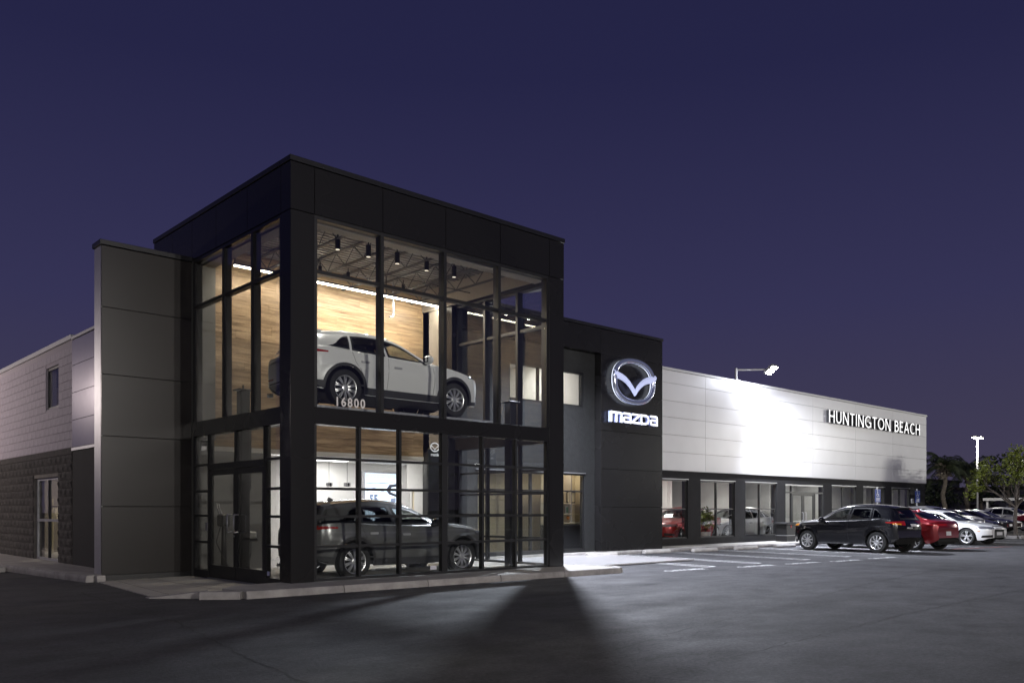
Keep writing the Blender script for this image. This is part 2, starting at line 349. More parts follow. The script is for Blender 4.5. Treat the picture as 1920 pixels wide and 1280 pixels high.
# painted stall lines, lying on the asphalt
SK = Vector((-0.143, -0.99))                           # stall direction, away from the building
def stripe(a, b, w, z=0.004, m=None, name='parking_line'):
    a = Vector(a); b = Vector(b); d = (b - a).normalized(); n = Vector((d.y, -d.x)) * w * 0.5
    bm = bmesh.new(); bm.faces.new([bm.verts.new((p.x + s * n.x, p.y + s * n.y, z)) for p, s in ((a, -1), (b, -1), (b, 1), (a, 1))])
    return obj(name, bm, m or M['paint_line'], ground)
for x in (11.45, 13.5, 16.0, 18.4, 20.8, 23.3, 25.8, 28.4, 31.5, 34.2, 36.8, 39.3):
    top = Vector((x, 3.75 - 0.024 * (x - 11)))
    for s in (-0.17, 0.17):
        a = top + Vector((s, 0)); stripe(a, a + SK * 5.25, 0.085)
    c = top + SK * 5.25
    stripe(c + Vector((-0.20, 0.0)), c + Vector((0.20, 0.0)), 0.085, 0.0045)
stripe((24.6, -1.75), (29.2, -2.6), 0.1, m=M['paint_red']); stripe((31.0, -2.6), (36.5, -2.9), 0.1)

def text_mesh(s, size, extrude=0.0, offset=0.0, bevel=0.0, align='LEFT', space=1.0):
    cu = bpy.data.curves.new('t', 'FONT'); cu.body = s; cu.size = size; cu.extrude = extrude; cu.offset = offset; cu.bevel_depth = bevel; cu.align_x = align; cu.space_character = space
    o = bpy.data.objects.new('t', cu); COL.objects.link(o); bpy.context.view_layer.update()
    me = bpy.data.meshes.new_from_object(o.evaluated_get(bpy.context.evaluated_depsgraph_get()))
    bpy.data.objects.remove(o); bpy.data.curves.remove(cu)
    return me
def text_obj(name, s, size, m, parent=None, mtx=None, **kw):
    me = text_mesh(s, size, **kw)
    if mtx is not None: me.transform(mtx)
    if parent is not None and root_of(parent) in BASE: me.transform(Matrix.Translation(-BASE[root_of(parent)]))
    me.materials.clear(); me.materials.append(m); me.name = name
    return link(bpy.data.objects.new(name, me), parent)
# worn stencilled words at the mouth of the stalls
for x, y, rz in ((8.62, -1.75, -4), (11.05, -2.15, -4), (13.0, -2.35, -4), (14.9, -2.62, -4), (17.0, -2.72, -4)):
    text_obj('stencil_word', 'CUSTOMER', 0.33, M['paint_word'], ground, Matrix.Translation((x, y, 0.0042)) @ Matrix.Rotation(R(rz), 4, 'Z') @ Matrix.Diagonal((0.82, 1.0, 1, 1)), offset=0.008)
# old cracks and paving seams in the asphalt
M['crack'] = mat('bitumen_crack', (0.010, 0.010, 0.011), 0.8)
def crack(pix, w=0.03, seed=1):
    rr = random.Random(seed); P_ = [at(u, v, Z=0) for u, v in pix]; pts = []
    for a, b in zip(P_, P_[1:]):
        n = max(2, int((b - a).length / 0.12)); nn = Vector((-(b - a).y, (b - a).x, 0)).normalized()
        pts += [a.lerp(b, i / n) + nn * rr.gauss(0, 0.018) for i in range(n)]
    pts.append(P_[-1]); bm = bmesh.new(); prev = None
    for i, p in enumerate(pts):
        d = (pts[min(i + 1, len(pts) - 1)] - pts[max(i - 1, 0)]).normalized(); nn = Vector((-d.y, d.x, 0)) * w * rr.uniform(0.25, 1.0) * 0.5
        q = (bm.verts.new((p.x + nn.x, p.y + nn.y, 0.0025)), bm.verts.new((p.x - nn.x, p.y - nn.y, 0.0025)))
        if prev: bm.faces.new((prev[0], prev[1], q[1], q[0]))
        prev = q
    obj('crack', bm, M['crack'], ground)
crack([(150, 1110), (330, 1165), (450, 1225), (560, 1275)], 0.04, 1); crack([(1090, 1235), (1300, 1175), (1450, 1140), (1620, 1095), (1790, 1062)], 0.035, 2); crack([(560, 1275), (700, 1330)], 0.04, 3); crack([(0, 1243), (110, 1238), (230, 1215)], 0.03, 4); crack([(1250, 1262), (1480, 1205), (1700, 1150), (1915, 1105)], 0.03, 5)
# concrete wheel stops
for i, (x, y, lb) in enumerate(((12.17, 3.42, 'pale concrete wheel stop nearest the recessed window beside the tall black sign wall'),
                            (15.03, 3.55, 'concrete wheel stop before the right edge of the tall black sign wall'),
                            (17.1, 3.12, 'concrete wheel stop before the showroom window with the red cars'),
                            (19.5, 3.02, 'concrete wheel stop before the pier left of the second showroom window'),
                            (22.1, 2.98, 'concrete wheel stop right in front of the nose of the black SUV'))):
    bm = bmesh.new(); h = 0.12
    prof = [(-0.085, 0.0), (0.085, 0.0), (0.085, 0.05), (0.045, h), (-0.045, h), (-0.085, 0.05)]
    A = [bm.verts.new((-0.62 - 0.0 * z, p, z)) for p, z in prof]; B = [bm.verts.new((0.62, p, z)) for p, z in prof]
    for k in range(6): bm.faces.new((A[k], B[k], B[(k + 1) % 6], A[(k + 1) % 6]))
    bm.faces.new(A[::-1]); bm.faces.new(B); bmesh.ops.recalc_face_normals(bm, faces=bm.faces)
    o = obj('wheel_stop', bm, M['stop'], bevel=0.012); o.location = (x, y, 0.003); o.rotation_euler = (0, 0, R(-4))
    tag(o, lb, 'wheel stop', 'concrete wheel stops along the building')
# pale kerb stop at the left edge of the picture
bm = bmesh.new(); bx(bm, -0.35, 0.35, -0.09, 0.09, 0, 0.13); o = obj('wheel_stop', bm, M['kerb'], bevel=0.02); o.location = (-2.75, 8.6, 0.003); o.rotation_euler = (0, 0, R(93))
tag(o, 'grey kerb block on the asphalt beside the block wing', 'wheel stop')
# ------------------------------------------------------------------ the glazed corner tower
TX, TY, TH = 6.95, 6.48, 7.68
tower = thing('glass_tower', 'black panelled two-storey glass showroom tower with a lit white car inside', 'building', (0, 0, 0))
def tb(name, *a, m='panel_black', p=None, bevel=0.0): return box(name, *a, M[m], p or tower, bevel)
Z0 = 0.02; TF = 0.05                                   # showroom floor of the tower
# corner column, right column, base and structural core behind the panels
tb('column', 0.0, 0.475, 0.0, 0.385, Z0, 6.725, bevel=0.006)
tb('column', 6.474, TX, 0.0, 0.15, Z0, 6.725, bevel=0.006)
tb('column', 6.62, TX - 0.002, 3.72, 4.1, Z0, 6.725, bevel=0.006)
tb('base_rail', 0.478, 6.471, 0.03, 0.30, Z0, 0.165, m='frame_black')
# spandrel core, set back behind the panels so the joints read as grooves
tb('spandrel_core', 0.03, TX - 0.03, 0.03, 0.33, 6.735, 7.58, m='groove')
tb('spandrel_core', 0.03, 0.33, 0.332, TY - 0.03, 6.735, 7.58, m='groove')
tb('spandrel_core', TX - 0.33, TX - 0.03, 0.332, TY - 0.03, 6.735, 7.58, m='groove')
tb('spandrel_core', 0.332, TX - 0.332, TY - 0.33, TY - 0.03, 2.9, 7.58, m='groove')
G = 0.007
def seq(cuts): return [(a + G, b - G) for a, b in zip(cuts, cuts[1:])]
for a, b in seq([0.0 - G, 0.475, 1.944, 3.478, 4.971, 6.474, TX + G]): tb('spandrel_panel', a, b, 0.0, 0.028, 6.737, 7.572)
for a, b in seq([0.03 - G, 0.36, 1.70, 3.10, 4.306, 5.4, TY + G]):
    tb('spandrel_panel', 0.0, 0.028, a, b, 6.737, 7.572); tb('spandrel_panel', TX - 0.028, TX, a, b, 6.737, 7.572)
tb('spandrel_panel', 0.03, TX - 0.03, TY - 0.028, TY, 2.9, 7.572)
# coping in lengths
for x0, x1, y0, y1 in ((-0.022, TX + 0.022, -0.022, 0.36), (-0.022, 0.36, 0.362, TY + 0.022), (TX - 0.36, TX + 0.022, 0.362, TY + 0.022), (0.362, TX - 0.362, TY - 0.36, TY + 0.022)):
    tb('coping', x0, x1, y0, y1, 7.585, TH, m='coping', bevel=0.006)
tb('roof', 0.34, TX - 0.34, 0.34, TY - 0.34, 7.42, 7.50, m='groove')
# mid-height spandrel band
tb('mid_band', 0.478, 6.471, 0.004, 0.25, 2.965, 3.275, bevel=0.004)
tb('mid_band', 0.004, 0.25, 0.388, 4.27, 2.965, 3.275, bevel=0.004)
tb('mid_band', TX - 0.25, TX - 0.004, 0.153, 3.718, 2.965, 3.275, bevel=0.004)
tb('head_rail', 0.478, 6.471, 0.02, 0.2, 6.665, 6.733, m='frame_black')
tb('head_rail', 0.02, 0.2, 0.388, 4.27, 6.665, 6.733, m='frame_black')
tb('head_rail', TX - 0.2, TX - 0.02, 0.202, 3.718, 6.665, 6.733, m='frame_black')
def glaze(plane, off, cuts, rows, w=0.06, depth=0.13, gm='glass', wmul=None, hbar=0.05, inset=0.0, end_bars=True):
    """Curtain wall: mullions at the cuts, bars at the row heights and one pane for each cell.
    plane 'y' lies along X at Y = off (outside towards -Y); 'x' lies along Y at X = off, with depth signed."""
    def bb(name, a0, a1, z0, z1, d0, d1, m):
        if plane == 'y': return box(name, a0, a1, off + d0, off + d1, z0, z1, M[m], tower)
        return box(name, off + d0, off + d1, a0, a1, z0, z1, M[m], tower)
    sg = 1 if depth > 0 else -1
    for i, c in enumerate(cuts):
        ww = w * (wmul[i] if wmul else 1.0)
        if 0 < i < len(cuts) - 1 or end_bars:
            bb('mullion', c - ww / 2, c + ww / 2, rows[0], rows[-1], 0.02 * sg, depth + 0.02 * sg, 'frame_black')
    for i in range(len(cuts) - 1):
        a = cuts[i] + w * (wmul[i] if wmul else 1) / 2; b = cuts[i + 1] - w * (wmul[i + 1] if wmul else 1) / 2
        for j in range(1, len(rows) - 1):
            bb('glazing_bar', a + 0.001, b - 0.001, rows[j] - hbar / 2, rows[j] + hbar / 2, 0.03 * sg, depth - 0.02 * sg, 'frame_black')
        for j in range(len(rows) - 1):
            z0 = rows[j] + (hbar / 2 if j else 0.0); z1 = rows[j + 1] - (hbar / 2 if j < len(rows) - 2 else 0.0)
            o = bb('pane', a + 0.001, b - 0.001, z0 + 0.001, z1 - 0.001, 0.06 * sg, 0.07 * sg, gm)
            s1, s2 = random.uniform(-1, 1) * 0.0025, random.uniform(-1, 1) * 0.0025      # no pane is set quite true
            for vt in o.data.vertices:
                k = (vt.co.x - (a + b) / 2 if plane == 'y' else vt.co.y - (a + b) / 2) * s1 + (vt.co.z - (z0 + z1) / 2) * s2
                if plane == 'y': vt.co.y += k
                else: vt.co.x += k
UP = [3.278, 5.725, 6.663]; LO = [0.167, 0.747, 1.295, 1.805, 2.353, 2.963]
glaze('y', 0.0, [0.50, 1.944, 3.478, 4.971, 6.445], UP, w=0.075, depth=0.17, hbar=0.065)
glaze('y', 0.0, [0.50, 1.442, 2.367, 3.465, 4.499, 5.459, 6.445], LO, w=0.055, depth=0.11, wmul=[1, 1, 1, 2.6, 1, 1, 1])
glaze('x', 0.0, [0.41, 1.55, 2.82, 4.255], UP, w=0.075, depth=0.17, gm='glass_left', hbar=0.065)
glaze('x', TX, [0.19, 1.4, 2.6, 3.70], UP, w=0.075, depth=-0.17, hbar=0.065)
glaze('x', TX, [0.18, 1.4, 2.6, 3.70], LO, w=0.055, depth=-0.11)
glaze('x', 0.0, [0.41, 1.02], LO, w=0.055, depth=0.11, gm='glass_left')
glaze('x', 0.0, [3.53, 4.255], LO, w=0.055, depth=0.11, gm='glass_left')
glaze('x', 0.0, [1.05, 2.275, 3.50], [2.36, 2.963], w=0.055, depth=0.11, gm='glass_left')
# the entrance: a pair of glazed doors under a heavy head
tb('door_head', 0.004, 0.16, 1.05, 3.50, 2.235, 2.358, m='frame_black')
for y0, y1, hy in ((1.055, 2.268, 2.13), (2.282, 3.495, 2.42)):
    d = box('door', 0.03, 0.08, y0, y1, 0.03, 0.29, M['frame_black'], tower)
    for a, b in ((y0, y0 + 0.085), (y1 - 0.085, y1)): box('stile', 0.03, 0.08, a, b, 0.292, 2.23, M['frame_black'], d)
    box('top_rail', 0.032, 0.078, y0 + 0.086, y1 - 0.086, 2.12, 2.228, M['frame_black'], d)
    box('pane', 0.05, 0.06, y0 + 0.086, y1 - 0.086, 0.292, 2.118, M['glass_left'], d)
    bm = bmesh.new(); path_tube(bm, [(0.03, hy, 1.32), (-0.07, hy, 1.32), (-0.07, hy, 0.98), (0.03, hy, 0.98)], 0.014, 10)
    obj('pull_handle', bm, M['alu'], d, smooth=True)
bm = bmesh.new(); tube(bm, (0.03, 2.33, 0.9), (0.018, 2.33, 0.9), 0.02); obj('lock_cylinder', bm, M['alu'], tower)
tb('threshold', -0.02, 0.15, 1.05, 3.50, 0.017, 0.028, m='alu')
tb('base_rail', 0.02, 0.20, 0.388, 1.048, Z0, 0.165, m='frame_black'); tb('base_rail', 0.02, 0.20, 3.502, 4.27, Z0, 0.165, m='frame_black')
tb('base_rail', TX - 0.2, TX - 0.02, 0.302, 3.718, Z0, 0.165, m='frame_black')
box('notice', 0.052, 0.054, 1.0, 0.9, 0.20, 0.28, mat('notice_paper', (0.5, 0.5, 0.7), 0.6), tower)
box('notice', 3.12, 3.28, 0.052, 0.054, 0.21, 0.29, mat('small_sticker', (0.55, 0.55, 0.6), 0.6), tower)
box('card_reader', 0.012, 0.03, 3.56, 3.66, 0.98, 1.16, M['alu'], tower)
# house number fixed to the upper glass
for k, ch in enumerate('16800'):
    p = at(628 + 12.0 * k, 767 + 1.1 * k, Y=0.035)
    text_obj('number', ch, 0.235, mat('number_vinyl', (0.78, 0.74, 0.72), 0.5) if k == 0 else bpy.data.materials['number_vinyl'], tower, Matrix.Translation((p.x, 0.045, 3.335)) @ Matrix.Rotation(R(90), 4, 'X') @ Matrix.Diagonal((0.92, 1, 1, 1)), extrude=0.006, offset=0.004)
# inside: floor, oak wall of planks, plastered returns and header
tb('floor', 0.2, 12.5, 0.302, 9.5, Z0, TF + 0.002, m='floor')
wall = tb('wood_wall', 0.72, 6.90, 4.99, 5.10, 2.85, 7.36, m='groove')
row = 0; z = 2.855
while z < 7.34:
    h = 0.178; x = 0.74; zz = min(z + h - 0.003, 7.355)
    first = random.uniform(0.4, 1.9)
    while x < 6.88:
        L_ = first if x < 0.75 else random.choice((1.2, 1.5, 1.83, 1.83, 2.1)); x1 = min(x + L_, 6.885)
        if 6.885 - x1 < 0.3: x1 = 6.885
        pr = random.uniform(0.0, 0.004)
        bm = bmesh.new(); bx(bm, -(x1 - x) / 2 + 0.0012, (x1 - x) / 2 - 0.0012, -0.02 - pr, 0, -(zz - z) / 2, (zz - z) / 2)
        o = obj('plank', bm, M['wood'], wall); o.location = ((x + x1) / 2, 4.99, (z + zz) / 2); x = x1
    z += h
tb('pilaster', 0.2, 0.715, 4.76, 5.1, 2.965, 7.36, m='grey_wall')
tb('pilaster', 0.2, 2.1, 4.94, 5.1, TF + 0.003, 2.735, m='grey_wall')
tb('head_soffit', 0.36, 6.47, 0.201, 0.46, 6.64, 6.734, m='beige_wall')
tb('head_soffit', 0.201, 0.46, 0.47, 4.27, 6.64, 6.734, m='beige_wall')
tb('soffit', 0.72, 6.9, 4.94, 5.25, 2.74, 2.848, m='white_wall')
tb('lining', 0.34, TX - 0.34, 0.335, 0.36, 6.735, 7.40, m='beige_wall')
tb('lining', 0.335, 0.36, 0.362, 4.98, 6.735, 7.40, m='beige_wall')
tb('lining', TX - 0.36, TX - 0.335, 0.362, 4.98, 6.735, 7.40, m='beige_wall')
tb('return_wall', TX - 0.33, TX, 4.12, 4.985, 2.965, 7.36, m='beige_wall')
tb('return_wall', TX - 0.33, TX, 4.12, 4.3, TF + 0.003, 2.96, m='beige_wall')
tb('return_wall', 0.04, 0.2, 4.30, 6.4, Z0, 6.73, m='grey_wall')
tb('dark_column', 6.62, 6.90, 4.70, 4.985, TF + 0.003, 7.36, m='frame_black')
# corrugated steel deck, ribs along X
bm = bmesh.new(); ys = []; y = 0.36
while y < 4.97: ys += [(y, 7.315), (y + 0.055, 7.315), (y + 0.07, 7.41), (y + 0.145, 7.41)]; y += 0.16
A = [bm.verts.new((0.36, p, q)) for p, q in ys]; B = [bm.verts.new((TX - 0.36, p, q)) for p, q in ys]
for i in range(len(ys) - 1): bm.faces.new((A[i], A[i + 1], B[i + 1], B[i]))
obj('roof_deck', bm, M['deck'], tower)
# open-web joists along Y
for jx in (0.75, 1.85, 2.98, 4.1, 5.25, 6.2):
    bm = bmesh.new()
    for dz, dd in ((7.29, 0.03), (6.93, 0.03)):
        bx(bm, jx - 0.035, jx - 0.012, 0.365, 4.97, dz - dd / 2, dz + dd / 2); bx(bm, jx + 0.012, jx + 0.035, 0.365, 4.97, dz - dd / 2, dz + dd / 2)
    n = 12
    for k in range(n):
        y0 = 0.38 + (4.55 * k / n); y1 = 0.38 + 4.55 * (k + 1) / n
        tube(bm, (jx, y0, 7.28 if k % 2 == 0 else 6.94), (jx, y1, 6.94 if k % 2 == 0 else 7.28), 0.011, n=6)
    obj('roof_joist', bm, M['joist'], tower)
for y in (1.1, 2.9):
    bm = bmesh.new(); tube(bm, (0.4, y, 6.90), (TX - 0.4, y, 6.90), 0.012, n=6); obj('bridging_rod', bm, M['joist'], tower)
# sprinkler pipes dropping from the ceiling
for x, y in ((2.9, 4.55), (5.35, 4.55)):
    bm = bmesh.new(); path_tube(bm, [(x, y, 7.3), (x, y, 6.45), (x - 0.03, y - 0.02, 6.38), (x - 0.14, y - 0.05, 6.36)], 0.028, 8); obj('sprinkler_pipe', bm, M['steel_pipe'], tower, smooth=40)

# lower room behind the oak wall
box('back_wall', 0.2, 12.5, 9.0, 9.15, TF + 0.003, 2.86, M['white_wall'], tower)
box('ceiling', 0.2, 12.5, 5.26, 9.0, 2.86, 2.95, M['white_wall'], tower)
box('partition', 0.05, 0.2, 6.41, 9.15, Z0, 2.95, M['white_wall'], tower)
box('partition', 7.0, 12.5, 6.0, 6.1, TF + 0.003, 2.86, M['white_wall'], tower)
box('partition', 3.6, 4.0, 8.2, 8.99, TF + 0.003, 2.86, M['white_wall'], tower)
box('partition', 6.9, 7.0, 4.99, 6.1, 2.0, 2.86, M['white_wall'], tower)

# ------------------------------------------------------------------ lights inside the tower
def lamp_data(name, kind, power, col, **kw):
    l = bpy.data.lights.new(name, kind); l.energy = power; l.color = col
    for k, v in kw.items(): setattr(l, k, v)
    return l
def lamp_obj(name, data, parent, loc, rot=(0, 0, 0)):
    o = bpy.data.objects.new(name, data); link(o, parent)
    if parent is not None and root_of(parent) in BASE: loc = Vector(loc) - BASE[root_of(parent)]
    o.location = loc; o.rotation_euler = rot; return o
WARM = (1.0, 0.89, 0.72); NEUT = (1.0, 0.95, 0.88); COOL = (0.90, 0.95, 1.0)
M['led'] = emit('led_strip', (1.0, 0.90, 0.72), 22); M['led_spot'] = emit('spot_lens', (1.0, 0.92, 0.78), 60); M['led_dim'] = emit('can_lens', (1.0, 0.9, 0.75), 1.0)
lin = thing('linear_lamp', 'long glowing linear lamp hanging before the oak plank wall', 'lamp', (3.9, 4.28, 6.80), world_parts=True)
box('tube', 0.93, 6.85, 4.255, 4.305, 6.785, 6.815, M['led'], lin)
box('housing', 0.92, 6.86, 4.25, 4.31, 6.817, 6.86, M['black_plastic'], lin)
for x in (0.95, 2.95, 4.95, 6.83):
    bm = bmesh.new(); tube(bm, (x, 4.28, 6.86), (x, 4.28, 7.31), 0.012, n=6); obj('hanger', bm, M['black_plastic'], lin)
d_ = lamp_data('linear_lamp_light', 'AREA', 115, WARM, shape='RECTANGLE', size=5.8, size_y=0.05); lamp_obj('light', d_, lin, (3.9, 4.28, 6.77), (R(28), 0, 0))
d_ = lamp_data('spot_light', 'SPOT', 210, WARM, spot_size=R(140), spot_blend=0.7, shadow_soft_size=0.05)
for k, (x, lb) in enumerate(((3.08, 'leftmost bright ceiling spotlight above the oak wall'), (3.85, 'second bright ceiling spotlight from the left above the oak wall'), (4.69, 'third bright ceiling spotlight from the left above the oak wall'), (5.49, 'rightmost bright ceiling spotlight above the oak wall'))):
    s = thing('track_spotlight', lb, 'spotlight', (x, 4.3, 7.03), group='bright spotlights over the white car', world_parts=True)
    bm = bmesh.new(); tube(bm, (x, 4.3, 7.07), (x, 4.3, 7.2), 0.045, n=12); obj('housing', bm, M['black_plastic'], s)
    bm = bmesh.new(); tube(bm, (x, 4.3, 7.2), (x, 4.3, 7.31), 0.012, n=6); obj('stem', bm, M['black_plastic'], s)
    bm = bmesh.new(); bmesh.ops.create_icosphere(bm, subdivisions=2, radius=0.036, matrix=Matrix.Translation((x, 4.3, 7.055))); obj('lens', bm, M['led_spot'], s)
    lamp_obj('light', d_, s, (x, 4.28, 7.0), (R(-16), 0, 0))
d_ = lamp_data('can_light', 'SPOT', 90, NEUT, spot_size=R(85), spot_blend=0.7, shadow_soft_size=0.05)
for k, (x, lb) in enumerate(((1.86, 'leftmost black cylinder downlight under the steel deck'), (2.6, 'second black cylinder downlight from the left under the steel deck'), (3.33, 'middle black cylinder downlight under the steel deck'), (4.12, 'fourth black cylinder downlight from the left under the steel deck'), (4.9, 'rightmost black cylinder downlight under the steel deck'))):
    s = thing('cylinder_downlight', lb, 'downlight', (x, 1.5, 6.78), group='black cylinder downlights', world_parts=True)
    bm = bmesh.new(); tube(bm, (x, 1.5, 6.72), (x, 1.5, 6.96), 0.055, n=16); obj('housing', bm, M['black_plastic'], s)
    bm = bmesh.new(); tube(bm, (x, 1.5, 6.96), (x, 1.5, 7.31), 0.014, n=6); obj('stem', bm, M['black_plastic'], s)
    bm = bmesh.new(); tube(bm, (x, 1.5, 6.716), (x, 1.5, 6.722), 0.045, n=16); obj('lens', bm, M['led_dim'], s)
    lamp_obj('light', d_, s, (x, 1.5, 6.70), (0, 0, 0))
d_ = lamp_data('ceiling_panel_light', 'AREA', 34, (1.0, 0.97, 0.95), shape='RECTANGLE', size=1.2, size_y=0.3)
M['led_panel'] = emit('ceiling_panel_lens', (1.0, 0.98, 0.95), 9)
for x, y, lb in ((3.2, 6.6, 'recessed ceiling light behind the oak wall, nearest the door'), (5.6, 6.6, 'recessed ceiling light behind the oak wall, over the lit screen'), (8.3, 7.4, 'recessed ceiling light at the far end of the white back room'), (5.6, 8.2, 'recessed ceiling light washing the lit wall screen')):
    s = thing('ceiling_light', lb, 'ceiling light', (x, y, 2.85), group='recessed lights of the white back room', world_parts=True)
    box('frame', x - 0.64, x + 0.64, y - 0.19, y + 0.19, 2.845, 2.859, M['alu'], s); box('diffuser', x - 0.6, x + 0.6, y - 0.15, y + 0.15, 2.84, 2.8445, M['led_panel'], s)
    lamp_obj('light', d_, s, (x, y, 2.835))

# ------------------------------------------------------------------ furniture of the tower
lift = thing('car_lift', 'dark four-post car lift carrying the white SUV above the grey one', 'car lift', (3.0, 1.6, TF), world_parts=True)
for x, y, zt in ((0.42, 0.52, 3.86), (0.42, 2.75, 3.86), (5.75, 0.52, 3.86), (5.75, 2.75, 3.86)):
    bm = bmesh.new(); bx(bm, x - 0.1, x + 0.1, y - 0.1, y + 0.1, TF + 0.004, zt - 0.03); po = obj('post', bm, M['lift'], lift, bevel=0.01)
    bm = bmesh.new(); bx(bm, x - 0.165, x + 0.165, y - 0.15, y + 0.15, zt - 0.029, zt); obj('post_cap', bm, M['lift'], po, bevel=0.008)
    bm = bmesh.new(); tube(bm, (x, y, zt), (x, y, zt + 0.09), 0.018); obj('bolt', bm, M['lift'], po)
    bm = bmesh.new(); bx(bm, x - 0.22, x + 0.22, y - 0.22, y + 0.22, TF + 0.003, TF + 0.02); obj('foot_plate', bm, M['lift'], po)
for y in (0.86, 2.05): 
    bm = bmesh.new(); bx(bm, 0.52, 5.55, y - 0.24, y + 0.24, 3.31, 3.403); obj('runway', bm, M['lift'], lift, bevel=0.008)
    bm = bmesh.new(); bx(bm, 0.7, 5.3, y - 0.265, y - 0.242, 3.34, 3.40); obj('runway_edge', bm, M['alu'], lift)
for x in (0.42, 5.75):
    bm = bmesh.new(); bx(bm, x - 0.08, x + 0.08, 0.63, 2.64, 3.16, 3.305); obj('crossbeam', bm, M['lift'], lift, bevel=0.008)
# hanging hose loop behind the door
bm = bmesh.new(); c = at(464, 880, X=1.3); pts = []
yc = c.y
for k in range(8): pts.append((1.3, yc + 0.13, 3.2 - (3.2 - 2.0) * k / 8))
for k in range(9): t = PI * k / 8; pts.append((1.3, yc + 0.13 * math.cos(t), 2.0 - 0.19 * math.sin(t)))
for k in range(1, 9): pts.append((1.3, yc - 0.13, 2.0 + 1.2 * k / 8))
pts += [(1.3, yc - 0.13, 3.24), (0.24, yc - 0.13, 3.24)]
path_tube(bm, pts, 0.03, 8)
hose = obj('hanging_hose', bm, mat('ribbed_hose', (0.05, 0.05, 0.05), 0.5, 0.3, var=0.6, vscale=60, stretch=(0.1, 0.1, 1.0)), smooth=40)
tag(hose, 'looped grey hose hanging from the ceiling behind the entrance doors', 'hose')
# equipment behind the doors
c = at(463, 1008, X=1.0)
t = thing('console_stand', 'black service console with a pale grey top behind the right entrance door', 'console', (1.0, c.y, TF), world_parts=True)
bm = bmesh.new(); prism(bm, [(0.86, c.y - 0.15), (1.14, c.y - 0.15), (1.14, c.y + 0.2), (0.86, c.y + 0.2)], TF + 0.004, TF + 0.06); obj('base', bm, M['black_plastic'], t, bevel=0.01)
bm = bmesh.new(); bx(bm, 0.94, 1.06, c.y - 0.02, c.y + 0.16, TF + 0.06, 0.74); obj('column', bm, M['black_plastic'], t, bevel=0.01)
bm = bmesh.new(); bx(bm, 0.84, 1.16, c.y - 0.2, c.y + 0.22, 0.74, 0.80); obj('tray', bm, M['black_plastic'], t, bevel=0.012)
bm = bmesh.new(); bx(bm, 0.86, 1.14, c.y - 0.19, c.y + 0.14, 0.80, 0.95); obj('top_unit', bm, mat('pale_plastic', (0.60, 0.60, 0.56), 0.5), t, bevel=0.025)
bm = bmesh.new(); path_tube(bm, [(1.0, c.y - 0.2, 0.76), (0.97, c.y - 0.26, 0.5), (1.0, c.y - 0.12, 0.3), (1.0, c.y, 0.2)], 0.008, 6); obj('cable', bm, M['black_plastic'], t)
c = at(420, 990, X=0.8)
t = thing('tool_stand', 'black tool stand with levers behind the left entrance door', 'tool stand', (0.8, c.y, TF), world_parts=True)
bm = bmesh.new(); bx(bm, 0.6, 1.0, c.y - 0.2, c.y + 0.2, TF + 0.004, TF + 0.05); obj('base', bm, M['black_plastic'], t, bevel=0.01)
bm = bmesh.new(); tube(bm, (0.8, c.y, TF + 0.05), (0.8, c.y, 1.05), 0.07, 0.05, 12); obj('column', bm, M['black_plastic'], t, smooth=40)
bm = bmesh.new(); bx(bm, 0.7, 0.9, c.y - 0.12, c.y + 0.16, 1.05, 1.32); obj('head', bm, M['black_plastic'], t, bevel=0.03)
for k in (-0.05, 0.06): 
    bm = bmesh.new(); path_tube(bm, [(0.74, c.y + k, 1.3), (0.70, c.y + k + 0.06, 1.45), (0.72, c.y + k + 0.14, 1.56)], 0.014, 8); obj('lever', bm, M['alu'], t)
bm = bmesh.new(); path_tube(bm, [(0.78, c.y + 0.1, 1.1), (0.72, c.y + 0.22, 0.7), (0.75, c.y - 0.1, 0.35), (0.8, c.y - 0.2, 0.18)], 0.01, 6); obj('cable', bm, M['black_plastic'], t)
# lit wall screen with a racing-car picture
sp0 = at(684, 866, Y=8.97); sp1 = at(741, 960, Y=8.97)
scr = thing('wall_screen', 'tall bright wall screen showing a white racing car numbered 55', 'screen', (sp0.x, 8.98, 0.6), world_parts=True)
M['screen_lit'] = emit('screen_glow', (0.74, 0.85, 1.0), 1.15); M['screen_dark'] = emit('screen_dark_ink', (0.05, 0.06, 0.09), 0.25); M['screen_mid'] = emit('screen_grey_ink', (0.22, 0.28, 0.42), 0.5)
box('bezel', sp0.x - 0.12, sp1.x + 0.10, 8.95, 8.99, 0.55, 2.62, M['alu'], scr)
box('display', sp0.x, sp1.x, 8.93, 8.948, 0.6, 2.56, M['screen_lit'], scr)
wS = sp1.x - sp0.x
def ink(pts, m, y=8.927):
    bm = bmesh.new(); vv = [bm.verts.new((sp0.x + p[0] * wS, y, 1.22 + p[1] * 1.38)) for p in pts]; bm.faces.new(vv); obj('picture_shape', bm, M[m], scr)
for k in range(4): ink([(0.0, 0.86 + 0.025 * k), (1.0, 0.875 + 0.025 * k), (1.0, 0.882 + 0.025 * k), (0.0, 0.868 + 0.025 * k)], 'screen_mid')
ink([(0.02, 0.73), (0.5, 0.74), (0.9, 0.77), (0.9, 0.785), (0.45, 0.755), (0.02, 0.745)], 'screen_mid')
ink([(0.66, 0.60), (0.78, 0.72), (1.0, 0.74), (1.0, 0.68), (0.85, 0.66), (0.82, 0.55), (1.0, 0.5), (1.0, 0.44), (0.76, 0.5)], 'screen_dark')
ink([(0.46, 0.60), (0.6, 0.63), (0.68, 0.60), (0.6, 0.565), (0.5, 0.565)], 'screen_dark'); ink([(0.52, 0.60), (0.6, 0.613), (0.64, 0.6), (0.58, 0.58)], 'screen_lit', 8.924)
